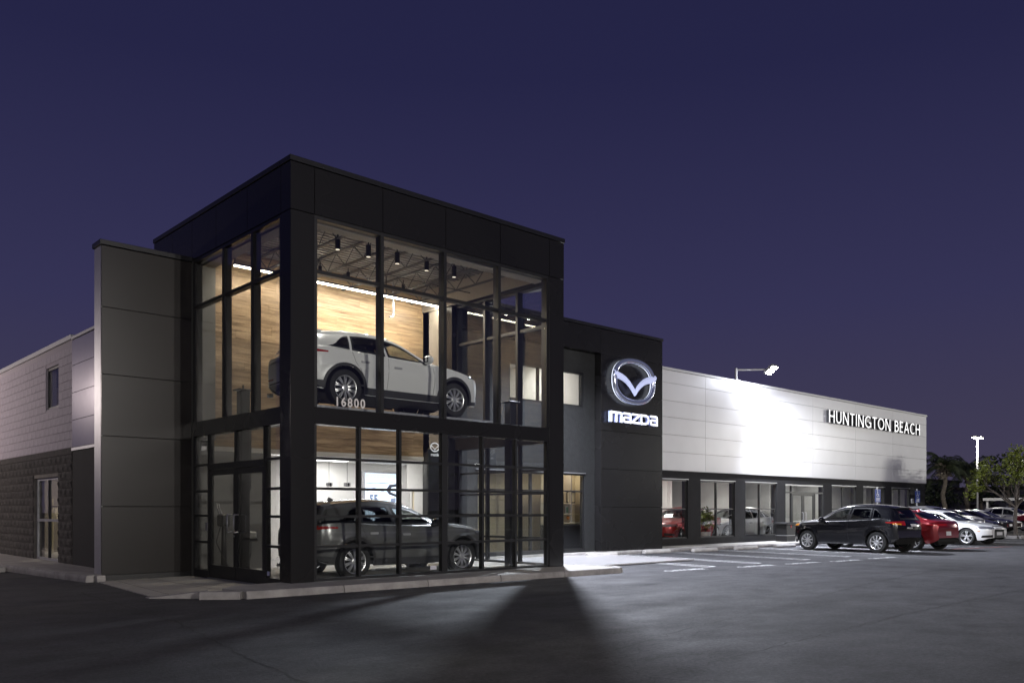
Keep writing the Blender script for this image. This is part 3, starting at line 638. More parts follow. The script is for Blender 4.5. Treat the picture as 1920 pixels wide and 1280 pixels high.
for k in range(4): ink([(0.04, 0.52 + 0.045 * k), (0.45 - 0.06 * k, 0.55 + 0.045 * k), (0.45 - 0.06 * k, 0.56 + 0.045 * k), (0.04, 0.53 + 0.045 * k)], 'screen_mid')
text_obj('picture_number', '55', 0.36, M['screen_mid'], scr, Matrix.Translation((sp0.x + 0.12 * wS, 8.926, 1.22 + 0.30 * 1.38)) @ Matrix.Rotation(R(90), 4, 'X') @ Matrix.Diagonal((0.9, 1, 1, 1)), offset=0.02)
ink([(0.82, 0.27), (0.98, 0.28), (0.98, 0.42), (0.82, 0.40)], 'screen_mid')
# dark free-standing display panel with the maker's emblem
p = at(802, 835, Y=3.6); q = at(829, 835, Y=3.6)
ban = thing('banner_stand', 'tall black display panel with a small white emblem behind the grey SUV', 'banner', (p.x, 3.6, TF), world_parts=True)
box('board', p.x, q.x + 0.05, 3.58, 3.64, TF + 0.03, 2.95, M['black_plastic'], ban); box('foot', p.x - 0.05, q.x + 0.1, 3.42, 3.8, TF + 0.004, TF + 0.03, M['lift'], ban)
M['emblem_white'] = emit('glowing_emblem_print', (0.8, 0.8, 0.8), 0.35)  # unlit print, given a weak glow in its material
# pendant lamps before the white wall
for u, lb in ((617, 'left of two small cube pendant lamps in the white back room'), (651, 'right of two small cube pendant lamps in the white back room')):
    p = at(u, 908, Y=6.0); t = thing('pendant_lamp', lb, 'pendant lamp', (p.x, p.y, p.z), group='cube pendant lamps', world_parts=True)
    bm = bmesh.new(); bx(bm, p.x - 0.07, p.x + 0.07, p.y - 0.07, p.y + 0.07, p.z - 0.05, p.z + 0.05); obj('shade', bm, M['alu'], t, bevel=0.01)
    bm = bmesh.new(); bx(bm, p.x - 0.02, p.x + 0.02, p.y - 0.073, p.y + 0.073, p.z - 0.053, p.z + 0.045); obj('band', bm, M['black_plastic'], t)
    bm = bmesh.new(); tube(bm, (p.x, p.y, p.z + 0.05), (p.x, p.y, 2.86), 0.006, n=6); obj('cord', bm, M['black_plastic'], t)
# ------------------------------------------------------------------ projecting wing wall of dark panels
wing = thing('wing_wall', 'dark bronze panelled fin wall projecting left of the glass tower entrance', 'wall', (-0.9, 4.5, 0), world_parts=True)
def wb(name, *a, m='panel_wing', bevel=0.0): return box(name, *a, M[m], wing, bevel)
wb('core', -1.79, -0.005, 4.335, 4.70, 0.02, 6.68, m='groove')
zc = [0.115, 1.484, 2.894, 4.124, 5.46, 6.685]
for a, b in zip(zc, zc[1:]): wb('panel', -1.822, -0.006, 4.306, 4.333, a + 0.006, b - 0.006, bevel=0.002)
for a, b in zip(zc, zc[1:]): wb('panel', -1.79, -0.006, 4.702, 4.73, a + 0.006, b - 0.006)
wb('plinth', -1.80, -0.008, 4.318, 4.72, 0.012, 0.112, m='frame_black')
wb('end_strip', -1.826, -1.792, 4.336, 4.735, 0.10, 6.68, m='alu', bevel=0.003)
wb('coping', -1.86, -0.004, 4.27, 4.77, 6.69, 6.79, m='coping', bevel=0.006)

# ------------------------------------------------------------------ block wing at the left
XB = -1.3
bw = thing('block_wing', 'painted block building at the left, pale above and dark split-face below', 'building', (XB, 14, 0), world_parts=True)
def bb_(name, *a, m='mortar_dark', bevel=0.0, p=None): return box(name, *a, M[m], p or bw, bevel)
YE = 24.0
# walls: mortar core with the blocks set on it, openings left clear
def yz_wall(name, x0, x1, y0, y1, z0, z1, holes, m):
    bm = bmesh.new(); ys = sorted({y0, y1, *[h[0] for h in holes], *[h[1] for h in holes]}); zs_ = sorted({z0, z1, *[h[2] for h in holes], *[h[3] for h in holes]})
    for a, b in zip(ys, ys[1:]):
        for c, d in zip(zs_, zs_[1:]):
            if any(h[0] <= a and b <= h[1] and h[2] <= c and d <= h[3] for h in holes): continue
            bx(bm, x0, x1, a, b, c, d)
    bmesh.ops.remove_doubles(bm, verts=bm.verts, dist=1e-5)
    return obj(name, bm, M[m], bw)
DOOR = (9.215, 11.455, 0.13, 2.235); WINU = (9.215, 10.342, 3.945, 4.995)
lowwall = yz_wall('split_face_wall', XB + 0.0, XB + 0.25, 8.09, YE, 0.12, 2.885, [(DOOR[0], DOOR[1], 0.12, DOOR[3])], 'mortar_dark')
upwall = yz_wall('painted_wall', XB + 0.008, XB + 0.25, 8.09, YE, 2.885, 5.43, [(WINU[0], WINU[1], WINU[2], WINU[3])], 'mortar_white')
def rock_block(w, h, seed):
    rnd = random.Random(seed); bm = bmesh.new(); nu, nv = 5, 3; g = []
    for j in range(nv + 1):
        for i in range(nu + 1):
            ed = i in (0, nu) or j in (0, nv)
            g.append(bm.verts.new((-(0.016 if ed else rnd.uniform(0.022, 0.05)), -w / 2 + w * i / nu, -h / 2 + h * j / nv)))
    for j in range(nv):
        for i in range(nu):
            a = j * (nu + 1) + i; bm.faces.new((g[a], g[a + nu + 1], g[a + nu + 2], g[a + 1]))
    bnd = [g[i] for i in range(nu + 1)] + [g[j * (nu + 1) + nu] for j in range(1, nv + 1)] + [g[nv * (nu + 1) + i] for i in range(nu - 1, -1, -1)] + [g[j * (nu + 1)] for j in range(nv - 1, 0, -1)]
    bk = [bm.verts.new((0.055, v.co.y, v.co.z)) for v in bnd]
    for i in range(len(bnd)): k = (i + 1) % len(bnd); bm.faces.new((bnd[i], bnd[k], bk[k], bk[i]))
    bmesh.ops.recalc_face_normals(bm, faces=bm.faces)
    me = bpy.data.meshes.new('block'); bm.to_mesh(me); bm.free(); me.materials.append(M['block_dark']); return me
def flat_block(w, h):
    bm = bmesh.new(); bx(bm, -0.004, 0.008, -w / 2, w / 2, -h / 2, h / 2); me = bpy.data.meshes.new('block')
    bmesh.ops.bevel(bm, geom=list(bm.edges), offset=0.003, segments=1, affect='EDGES')
    bm.to_mesh(me); bm.free(); me.materials.append(M['block_white']); return me
CH = 0.2
rocks = [rock_block(0.39, CH - 0.012, s) for s in range(7)]; half = {}
def put(me, parent, y, z, x):
    o = bpy.data.objects.new('block', me); link(o, parent); o.location = Vector((x, y, z)) - BASE[bw]; return o
def fill_blocks(parent, meshes, maker, x, z0, rows_n, yend, hole, jw=0.01):
    for r in range(rows_n):
        z = z0 + CH * (r + 0.5); y = 8.095 - (0.2 if r % 2 else 0.0)
        while y < yend:
            a, b = max(y, 8.095), y + 0.4
            segs = [(a, b)]
            if hole and z + CH / 2 > hole[2] + 0.03 and z - CH / 2 < hole[3] - 0.03:
                segs = []
                if a < hole[0]: segs.append((a, min(b, hole[0])))
                if b > hole[1]: segs.append((max(a, hole[1]), b))
            for s0, s1 in segs:
                w = s1 - s0 - jw
                if w < 0.05: continue
                if abs(w - (0.4 - jw)) < 1e-4: me = random.choice(meshes)
                else:
                    key = (round(w, 2), maker.__name__)
                    if key not in half: half[key] = maker(round(w, 2), CH - 0.012, 99) if maker is rock_block else maker(round(w, 2), CH - 0.006)
                    me = half[key]
                put(me, parent, (s0 + s1) / 2, z, x)
            y += 0.4
fill_blocks(lowwall, rocks, rock_block, XB, 0.13, 13, 16.4, DOOR)
fill_blocks(upwall, [flat_block(0.394, CH - 0.006)], flat_block, XB, 2.89, 12, 16.4, WINU, 0.006)
bm = bmesh.new()
obj('rear_split_face_blocks', (lambda b: (bx(b, XB - 0.035, XB + 0.054, 16.42, YE, 0.13, 2.8), b)[1])(bm), M['block_dark'], bw)
bb_('block_trim', XB - 0.02, XB + 0.054, 8.095, YE, 2.735, 2.88, m='block_dark')
bb_('parapet_cap', XB - 0.04, XB + 0.30, 8.09, YE, 5.432, 5.545, m='coping_white', bevel=0.006)
bb_('roof', XB + 0.26, 10.0, 9.2, YE, 5.2, 5.4, m='groove'); bb_('rear_wall', 9.9, 10.1, 9.2, YE, 0.0, 5.19, m='white_wall'); bb_('end_wall', XB + 0.26, 9.89, YE - 0.2, YE, 0.0, 5.19, m='white_wall')
# metal-panelled bay beside the wing wall
bb_('bay_core', XB + 0.03, XB + 0.3, 4.74, 8.07, 0.13, 5.38, m='stucco_dark')
bb_('bay_wall', XB + 0.004, XB + 0.028, 4.745, 8.085, 0.13, 2.80, m='stucco_dark')
pz = [2.88, 3.52, 4.16, 4.80, 5.40]
for a, b in zip(pz, pz[1:]): bb_('bay_panel', XB - 0.012, XB + 0.028, 4.745, 8.083, a + 0.005, b - 0.005, m='panel_lavender', bevel=0.002)
bb_('bay_drip', XB - 0.03, XB + 0.028, 4.745, 8.085, 2.805, 2.87, m='alu'); bb_('bay_cap', XB - 0.035, XB + 0.3, 4.745, 8.086, 5.41, 5.48, m='coping_white', bevel=0.005)
# upper window
w = bb_('window', XB + 0.05, XB + 0.10, WINU[0], WINU[0] + 0.06, WINU[2], WINU[3], m='frame_black')
for a in ((WINU[1] - 0.06, WINU[1], WINU[2], WINU[3]), (WINU[0] + 0.061, WINU[1] - 0.061, WINU[2], WINU[2] + 0.06), (WINU[0] + 0.061, WINU[1] - 0.061, WINU[3] - 0.06, WINU[3])): bb_('frame', XB + 0.05, XB + 0.10, *a, m='frame_black', p=w)
bb_('pane', XB + 0.07, XB + 0.08, WINU[0] + 0.061, WINU[1] - 0.061, WINU[2] + 0.061, WINU[3] - 0.061, m='glass', p=w)
# glazed side door
d = bb_('side_door', XB + 0.06, XB + 0.12, DOOR[0], DOOR[0] + 0.05, DOOR[2], DOOR[3], m='alu')
for a in ((DOOR[1] - 0.05, DOOR[1], DOOR[2], DOOR[3]), (DOOR[0] + 0.051, DOOR[1] - 0.051, DOOR[3] - 0.06, DOOR[3]), (DOOR[0] + 0.051, DOOR[1] - 0.051, DOOR[2], DOOR[2] + 0.06), (DOOR[0] + 0.051, DOOR[1] - 0.051, 1.12, 1.18)): bb_('frame', XB + 0.06, XB + 0.12, *a, m='alu', p=d)
for z0, z1 in ((DOOR[2] + 0.061, 1.119), (1.181, DOOR[3] - 0.061)):
    bb_('mullion', XB + 0.06, XB + 0.12, 10.30, 10.37, z0, z1, m='frame_black', p=d)
    for a, b in ((DOOR[0] + 0.051, 10.299), (10.371, DOOR[1] - 0.051)): bb_('pane', XB + 0.085, XB + 0.095, a, b, z0, z1, m='glass', p=d)
# made-up lit room behind that door, in place of reflections in its glass
bb_('workshop_floor', XB + 0.25, 9.9, 9.19, 20, 0.02, 0.128, m='concrete'); bb_('workshop_wall', XB + 0.26, 3.0, 15.2, 15.3, 0.13, 5.19, m='beige_wall'); bb_('workshop_wall', 3.0, 3.1, 9.2, 15.3, 0.13, 5.19, m='white_wall')
bb_('workshop_post', 0.35, 0.75, 12.1, 12.5, 0.13, 5.19, m='cream')
wl = thing('added_room_lamp', 'added ceiling lamp lighting the made-up room behind the side door', 'lamp', (0.6, 12.8, 3.3), world_parts=True)  # lamp added to light the made-up room
box('housing', 0.3, 0.9, 12.7, 12.9, 3.3, 3.36, M['alu'], wl); box('diffuser', 0.32, 0.88, 12.72, 12.88, 3.285, 3.299, M['led_panel'], wl)
bm = bmesh.new(); tube(bm, (0.6, 12.8, 3.36), (0.6, 12.8, 5.19), 0.01, n=6); obj('hanger', bm, M['black_plastic'], wl)
lamp_obj('light', lamp_data('added_room_light', 'AREA', 70, WARM, shape='RECTANGLE', size=0.5, size_y=0.15), wl, (0.6, 12.8, 3.27))
# fence panel and drum stand in for reflections in the glass; wheel inside
t = thing('chain_link_panel', 'yellowish chain-link fence panel inside the side door, in place of a reflection', 'fence', (-0.3, 12.3, 0.13), world_parts=True)
bm = bmesh.new()
yv = 10.6
for k in range(22):
    y0 = yv + k * 0.11
    path_tube(bm, [(-0.2, y0, 0.55), (-0.2, y0 + 0.95, 1.5)], 0.005, 4); path_tube(bm, [(-0.19, y0 + 0.95, 0.55), (-0.19, y0, 1.5)], 0.005, 4)
M['galv'] = mat('galvanised_wire', (0.55, 0.50, 0.36), 0.5, 0.5)
obj('mesh', bm, M['galv'], t)
bm = bmesh.new(); tube(bm, (-0.2, yv, 1.52), (-0.2, yv + 3.4, 1.52), 0.025, n=8); obj('rail', bm, M['galv'], t)
for y in (yv + 0.02, yv + 3.4): bm = bmesh.new(); tube(bm, (-0.2, y, 0.13), (-0.2, y, 1.75), 0.03, n=8); obj('post', bm, M['galv'], t)
bm = bmesh.new(); lathe(bm, [(0.0, 0.13), (0.27, 0.13), (0.285, 0.16), (0.275, 0.42), (0.285, 0.44), (0.275, 0.46), (0.275, 0.72), (0.285, 0.74), (0.275, 0.76), (0.28, 0.98), (0.25, 1.0), (0.0, 0.99)], 24, c=(-0.55, 9.75, 0)); o = obj('drum', bm, mat('blue_plastic_drum', (0.03, 0.06, 0.35), 0.35), smooth=40); tag(o, 'blue plastic drum behind the glazed side door, in place of a reflection', 'drum')
bm = bmesh.new(); lathe(bm, [(0.2, -0.1), (0.32, -0.1), (0.36, -0.06), (0.36, 0.06), (0.32, 0.1), (0.2, 0.1), (0.2, -0.1)], 28, 'Y'); o = obj('spare_tyre', bm, M['rubber'], smooth=40); o.location = (-0.4, 10.75, 0.49); o.rotation_euler = (0, 0, R(75)); tag(o, 'dark tyre leaning inside the glazed side door', 'tyre')

# ------------------------------------------------------------------ link, sign wall and long showroom
YS, YW = 3.85, 5.1
sw = thing('sign_wall', 'tall black panelled sign wall with a chrome winged emblem', 'wall', (14.2, YS, 0), world_parts=True)
def sb(name, *a, m='panel_black', bevel=0.0, p=None): return box(name, *a, M[m], p or sw, bevel)
XS0, XS1 = 12.634, 15.724
sb('core', XS0 + 0.03, XS1 - 0.03, YS + 0.03, YW - 0.06, 0.02, 7.0, m='groove')
zc = [0.118, 1.31, 2.50, 3.69, 4.88, 5.07 + 0.0, 6.26, 7.02]; zc = [0.118, 1.50, 2.69, 3.88, 5.07, 6.26, 7.02]
for a, b in zip(zc, zc[1:]):
    sb('panel', XS0, XS1, YS, YS + 0.028, a + 0.005, b - 0.005, bevel=0.002)
    sb('panel', XS0, XS0 + 0.028, YS + 0.03, 4.10, a + 0.005, b - 0.005); sb('panel', XS1 - 0.028, XS1, YS + 0.03, YW, a + 0.005, b - 0.005)
sb('header', 6.96, XS0 - 0.008, YS + 0.002, 4.9, 6.265, 7.015, m='panel_black')
sb('coping', 6.96, XS1 + 0.02, YS - 0.03, 4.95, 7.03, 7.12, m='coping', bevel=0.006)

lk = thing('link_wall', 'recessed charcoal stucco wall with two windows between glass tower and sign wall', 'wall', (9.8, 4.1, 0), world_parts=True)
def lb_(name, *a, m='stucco_link', bevel=0.0, p=None): return box(name, *a, M[m], p or lk, bevel)
LW, UW = (7.8, 12.16, 0.18, 2.52), (9.0, 12.1, 4.56, 5.62)
bm = bmesh.new(); xs = sorted({6.96, XS0 - 0.001, LW[0], LW[1], UW[0], UW[1]}); zs_ = sorted({0.02, 6.262, LW[2], LW[3], UW[2], UW[3]})
for a, b in zip(xs, xs[1:]):
    for c, d in zip(zs_, zs_[1:]):
        if any(h[0] <= a and b <= h[1] and h[2] <= c and d <= h[3] for h in (LW, UW)): continue
        bx(bm, a, b, 4.11, 4.30, c, d)
bmesh.ops.remove_doubles(bm, verts=bm.verts, dist=1e-5); obj('wall', bm, M['stucco_link'], lk)
def window_y(parent, x0, x1, z0, z1, y, vert=(), horiz=(), gm='glass', fm='frame_black', fw=0.055, d=0.1):
    w = box('window', x0, x0 + fw, y, y + d, z0, z1, M[fm], parent)
    box('frame', x1 - fw, x1, y, y + d, z0, z1, M[fm], w); box('frame', x0 + fw + .001, x1 - fw - .001, y, y + d, z0, z0 + fw, M[fm], w); box('frame', x0 + fw + .001, x1 - fw - .001, y, y + d, z1 - fw, z1, M[fm], w)
    xv = [x0 + fw, *vert, x1 - fw]; zv = [z0 + fw, *horiz, z1 - fw]
    for v in vert: box('mullion', v - 0.03, v + 0.03, y + 0.005, y + d - 0.005, z0 + fw + .001, z1 - fw - .001, M[fm], w)
    for i in range(len(xv) - 1):
        a = xv[i] + (0.031 if i else 0.001); b = xv[i + 1] - (0.031 if i < len(xv) - 2 else 0.001)
        for h in horiz: box('glazing_bar', a, b, y + 0.01, y + d - 0.01, h - 0.022, h + 0.022, M[fm], w)
        for j in range(len(zv) - 1): box('pane', a, b, y + 0.04, y + 0.05, zv[j] + (0.023 if j else 0.001), zv[j + 1] - (0.023 if j < len(zv) - 2 else 0.001), M[gm], w)
    return w
window_y(lk, LW[0], LW[1], LW[2], LW[3], 4.13, vert=(9.9,), horiz=(1.98,))
window_y(lk, UW[0], UW[1], UW[2], UW[3], 4.13, vert=(10.2,))
lb_('window_head', 7.75, 12.2, 4.085, 4.12, 2.522, 2.55, m='alu')
lb_('office_floor', 7.01, 12.6, 4.31, 5.99, FZ + 0.004, FZ + 0.012, m='floor'); lb_('office_wall', 7.01, 12.6, 5.9, 5.98, FZ + 0.013, 2.85, m='cream'); lb_('office_ceiling', 7.01, 12.6, 4.31, 5.98, 2.855, 2.95, m='white_wall')
lb_('office_wall', 12.52, 12.6, 4.31, 5.89, FZ + 0.013, 2.85, m='cream'); lb_('office_wall', 7.0, 7.05, 4.31, 5.89, FZ + 0.013, 2.85, m='white_wall')
lb_('upper_floor', 7.01, 12.6, 4.31, 8.5, 2.96, 3.1, m='white_wall'); lb_('upper_wall', 7.01, 12.6, 8.4, 8.5, 3.11, 6.25, m='white_wall'); lb_('upper_wall', 12.5, 12.6, 4.31, 8.39, 3.11, 6.25, m='white_wall'); lb_('upper_ceiling', 7.01, 12.6, 4.31, 8.5, 6.26, 6.35, m='white_wall'); lb_('upper_wall', 7.0, 7.05, 5.1, 8.39, 3.11, 6.25, m='white_wall')
for nm, x, y, z, pw, col, lb in (('ceiling_light', 11.7, 4.45, 2.85, 12, (1, 0.80, 0.5), 'warm ceiling light over the display shelves beside the sign wall'), ('ceiling_light', 11.4, 6.3, 6.25, 90, (1, 0.93, 0.85), 'ceiling light of the upper room behind the recessed window')):
    s = thing(nm, lb, 'ceiling light', (x, y, z), world_parts=True)
    box('frame', x - 0.33, x + 0.33, y - 0.13, y + 0.13, z - 0.012, z - 0.001, M['alu'], s); box('diffuser', x - 0.3, x + 0.3, y - 0.1, y + 0.1, z - 0.017, z - 0.0125, M['led_panel'], s)
    lamp_obj('light', lamp_data('office_light', 'AREA', pw, col, shape='RECTANGLE', size=0.6, size_y=0.2), s, (x, y, z - 0.03))
# things shown in the lower window
sh = thing('display_shelf', 'cream display shelf unit behind the lower recessed window', 'shelf', (11.8, 4.65, FZ), world_parts=True)
box('back_panel', 11.0, 12.5, 4.84, 4.87, 0.96, 2.5, M['cream'], sh)
for z in (1.0, 1.28, 1.60): box('shelf_board', 11.0, 12.48, 4.52, 4.839, z, z + 0.022, M['cream'], sh)
box('cabinet', 11.0, 12.48, 4.5, 4.87, FZ + 0.014, 0.95, M['lift'], sh); box('upright', 12.0, 12.03, 4.52, 4.839, 1.023, 2.5, M['beige_wall'], sh)
pc = at(1073, 932, Y=4.6)
t = thing('framed_certificate', 'black-framed certificate with a gold seal behind the lower recessed window', 'picture frame', (pc.x, 4.65, 1.62), world_parts=True)
box('frame', pc.x - 0.19, pc.x + 0.19, 4.65, 4.675, 1.624, 1.99, M['black_plastic'], t); box('paper', pc.x - 0.155, pc.x + 0.155, 4.645, 4.649, 1.66, 1.95, mat('certificate_paper', (0.8, 0.72, 0.5), 0.6), t)
bm = bmesh.new(); tube(bm, (pc.x, 4.644, 1.86), (pc.x, 4.640, 1.86), 0.035, n=16); obj('seal', bm, mat('gold_seal', (0.6, 0.4, 0.05), 0.4), t)
t = thing('photo_frame', 'small silver photo frame on the middle display shelf', 'picture frame', (pc.x - 0.1, 4.66, 1.302), world_parts=True)
box('frame', pc.x - 0.24, pc.x + 0.02, 4.66, 4.68, 1.304, 1.53, M['alu'], t); box('photo', pc.x - 0.21, pc.x - 0.01, 4.655, 4.659, 1.33, 1.50, mat('photo_print', (0.08, 0.16, 0.10), 0.4), t)
bm = bmesh.new(); lathe(bm, [(0, 1.024), (0.06, 1.024), (0.06, 1.038), (0.02, 1.05), (0.02, 1.09), (0.07, 1.13), (0.08, 1.19), (0.05, 1.23), (0.0, 1.23)], 16, c=(pc.x - 0.1, 4.66, 0)); tag(obj('trophy', bm, mat('bronze_trophy', (0.25, 0.10, 0.03), 0.3, 0.8), smooth=50), 'small bronze trophy on the lowest display shelf', 'trophy')

# ------------------------------------------------------------------ the long white showroom
mb = thing('showroom_building', 'long white panelled showroom with a dark ground floor of windows', 'building', (28, YW, 0), world_parts=True)
def mbx(name, *a, m='stucco_dark', bevel=0.0, p=None): return box(name, *a, M[m], p or mb, bevel)
XE = 40.6
wins = [(16.7, 18.943), (19.755, 22.067), (22.837, 25.209), (25.947, 29.315), (30.071, 32.463), (33.248, 35.609), (36.416, 38.627)]
bm = bmesh.new(); holes = [(a, b, 0.36 if i != 3 else 0.02, 2.52) for i, (a, b) in enumerate(wins)]
xs = sorted({15.73, XE, *[h[0] for h in holes], *[h[1] for h in holes]}); zs_ = [0.02, 0.36, 2.52, 2.84]
for a, b in zip(xs, xs[1:]):
    for c, d in zip(zs_, zs_[1:]):
        if any(h[0] <= a and b <= h[1] and h[2] <= c and d <= h[3] for h in holes): continue
        bx(bm, a, b, YW + 0.03, YW + 0.30, c, d)
bmesh.ops.remove_doubles(bm, verts=bm.verts, dist=1e-5); obj('wall', bm, M['stucco_dark'], mb)
mbx('panel_core', 15.74, 40.68, YW + 0.03, YW + 0.3, 2.845, 6.40, m='mortar_dark')
cols = [15.73, 20.03, 24.1, 28.25, 32.36, 36.48, 40.70]; rws = [2.85, 3.503, 4.134, 4.764, 5.357, 6.0, 6.455]
for a, b in zip(cols, cols[1:]):
    for c, d in zip(rws, rws[1:]): mbx('wall_panel', a + 0.004, b - 0.004, YW, YW + 0.028, c + 0.005, d - 0.005, m='panel_white', bevel=0.002)
for c, d in zip(rws, rws[1:]): mbx('wall_panel', 40.672, 40.70, YW + 0.03, 12.0, c + 0.005, d - 0.005, m='panel_white')
mbx('drip_edge', 15.73, 40.71, YW - 0.012, YW + 0.03, 2.835, 2.849, m='coping_white')
mbx('coping', 15.73, 40.76, YW - 0.03, YW + 0.34, 6.462, 6.55, m='coping_white', bevel=0.006)
mbx('coping', 40.4, 40.76, YW + 0.342, 12.0, 6.462, 6.55, m='coping_white', bevel=0.006)
mbx('end_wall', XE - 0.25, XE, YW + 0.302, 14.0, 0.02, 2.84, m='stucco_dark'); mbx('end_core', XE - 0.25, 40.67, YW + 0.302, 14.0, 2.845, 6.40, m='mortar_dark')
mbx('roof', 15.8, 40.3, YW + 0.32, 13.9, 6.0, 6.1, m='groove'); mbx('rear_wall', 12.7, 40.3, 13.92, 14.05, 0.02, 6.1, m='pale_grey')
mbx('showroom_floor', 12.72, 40.3, YW + 0.302, 13.9, 0.02, FZ + 0.002, m='floor'); mbx('showroom_ceiling', 12.72, 40.3, YW + 0.302, 13.9, 2.90, 2.98, m='white_wall')
for (x0, x1, y0, y1) in ((21.3, 21.5, 9.0, 13.9), (26.4, 26.5, 8.2, 13.9), (29.5, 29.6, 8.0, 13.9), (32.8, 32.9, 7.0, 13.9), (12.7, 12.8, 6.2, 13.9)): mbx('partition', x0, x1, y0, y1, FZ + 0.004, 2.89, m='white_wall' if x0 == 26.4 else 'pale_grey')
mbx('partition', 30.0, 40.0, 8.4, 8.5, FZ + 0.004, 2.89, m='pale_grey')
mbx('end_lining', 40.12, 40.3, YW + 0.303, 13.9, FZ + 0.004, 2.89, m='pale_grey')
mbx('pier', 22.3, 22.65, 8.6, 8.95, FZ + 0.004, 2.89, m='white_wall')
for i, (a, b) in enumerate(wins):
    if i == 3: continue
    mid = (a + b) / 2
    window_y(mb, a + 0.002, b - 0.002, 0.362, 2.518, YW + 0.06, vert=((a + b) / 2 - (0.05 if i else 0.75),), horiz=(1.45,), fw=0.05)
    mbx('window_head', a - 0.03, b + 0.03, YW + 0.012, YW + 0.029, 2.522, 2.555, m='alu')
# entrance: doors between sidelights under a transom
a, b = wins[3]
w = mbx('entrance_frame', a + 0.002, b - 0.002, YW + 0.06, YW + 0.16, 2.455, 2.515, m='alu')
mbx('frame', a + 0.002, a + 0.06, YW + 0.06, YW + 0.16, FZ, 2.454, m='frame_black', p=w); mbx('frame', b - 0.06, b - 0.002, YW + 0.06, YW + 0.16, FZ, 2.454, m='frame_black', p=w)
mbx('transom_bar', a + 0.061, b - 0.061, YW + 0.06, YW + 0.16, 2.13, 2.2, m='frame_black', p=w)
xd = [a + 0.06, 26.55, 27.55, 28.55, b - 0.06]
for k in (1, 3): mbx('mullion', xd[k] - 0.035, xd[k] + 0.035, YW + 0.06, YW + 0.16, FZ, 2.129, m='frame_black', p=w)
mbx('mullion', 26.515, 26.585, YW + 0.065, YW + 0.155, 2.201, 2.454, m='frame_black', p=w)
for x0, x1 in ((xd[0] + .001, 26.514), (26.586, b - 0.061)): mbx('pane', x0, x1, YW + 0.1, YW + 0.11, 2.201, 2.454, m='glass', p=w)
for x0, x1 in ((xd[0] + .001, xd[1] - 0.036), (xd[3] + 0.036, xd[4] - .001)): mbx('pane', x0, x1, YW + 0.1, YW + 0.11, FZ + 0.01, 2.129, m='glass', p=w)
for x0, x1, hx in ((26.59, 27.545, 27.42), (27.555, 28.51, 27.68)):
    d = mbx('door', x0, x1, YW + 0.08, YW + 0.125, FZ + 0.012, 0.34, m='frame_black')
    for s0, s1 in ((x0, x0 + 0.09), (x1 - 0.09, x1)): mbx('stile', s0, s1, YW + 0.08, YW + 0.125, 0.341, 2.125, m='frame_black', p=d)
    mbx('top_rail', x0 + 0.091, x1 - 0.091, YW + 0.08, YW + 0.125, 2.03, 2.125, m='frame_black', p=d); mbx('pane', x0 + 0.091, x1 - 0.091, YW + 0.1, YW + 0.11, 0.341, 2.029, m='glass', p=d)
    bm = bmesh.new(); path_tube(bm, [(hx, YW + 0.08, 1.3), (hx, YW + 0.01, 1.3), (hx, YW + 0.01, 0.95), (hx, YW + 0.08, 0.95)], 0.014, 8); obj('pull_handle', bm, M['alu'], d)
# ceiling lights of the showroom
d_ = lamp_data('showroom_light', 'AREA', 48, (1.0, 0.97, 0.92), shape='RECTANGLE', size=1.2, size_y=0.5)
for x, y, lb in ((17.6, 7.4, 'showroom ceiling light above the red cars, nearest the sign wall'), (20.6, 8.2, 'showroom ceiling light behind the second window'), (24.0, 7.6, 'showroom ceiling light above the white sedan'), (27.6, 7.2, 'ceiling light just inside the showroom entrance doors'), (31.2, 6.9, 'showroom ceiling light right of the entrance'), (35.0, 6.9, 'showroom ceiling light nearest the far right corner')):
    s = thing('ceiling_light', lb, 'ceiling light', (x, y, 2.89), group='ceiling lights of the long showroom', world_parts=True)
    box('frame', x - 0.64, x + 0.64, y - 0.29, y + 0.29, 2.885, 2.899, M['alu'], s); box('diffuser', x - 0.6, x + 0.6, y - 0.25, y + 0.25, 2.88, 2.8845, M['led_panel'], s)
    lamp_obj('light', d_, s, (x, y, 2.87))
# back-lit poster on the rear wall and a strip of shop lettering inside
t = thing('wall_poster', 'blue lit wall poster inside the showroom beside the sign wall', 'poster', (19.6, 13.9, 1.0), world_parts=True)
box('board', 18.9, 20.6, 13.86, 13.915, 0.9, 2.5, M['alu'], t); box('picture', 18.95, 20.55, 13.85, 13.859, 0.95, 2.45, emit('poster_glow', (0.25, 0.42, 0.75), 0.9), t)
# furniture seen through the showroom windows
def desk(x, y, rz, lb):
    t = thing('desk', lb, 'desk', (x, y, FZ + 0.003), rz, group='sales desks in the long showroom')
    box('top', -0.8, 0.8, -0.4, 0.4, 0.71, 0.75, M['white_wall'], t, 0.006); box('modesty_panel', -0.72, 0.72, -0.32, -0.29, 0.15, 0.709, M['grey_wall'], t)
    for sx in (-0.74, 0.74): box('leg', sx - 0.03, sx + 0.03, -0.36, 0.36, 0.0, 0.709, M['alu'], t)
    m_ = thing('monitor', lb.replace('sales desk', 'computer monitor on the sales desk'), 'monitor', (x, y, FZ + 0.754), rz + 0.2, group='monitors on the sales desks')
    box('screen', -0.27, 0.27, -0.015, 0.015, 0.12, 0.46, M['black_plastic'], m_, 0.006); box('stand', -0.03, 0.03, -0.02, 0.02, 0.012, 0.119, M['black_plastic'], m_); box('foot', -0.12, 0.12, -0.09, 0.09, 0.0, 0.011, M['black_plastic'], m_)
desk(31.3, 7.2, R(10), 'white sales desk behind the window right of the entrance'); desk(34.6, 7.3, R(-8), 'white sales desk behind the window with the first parking sign'); desk(22.9, 10.2, R(5), 'white sales desk deep behind the third showroom window')
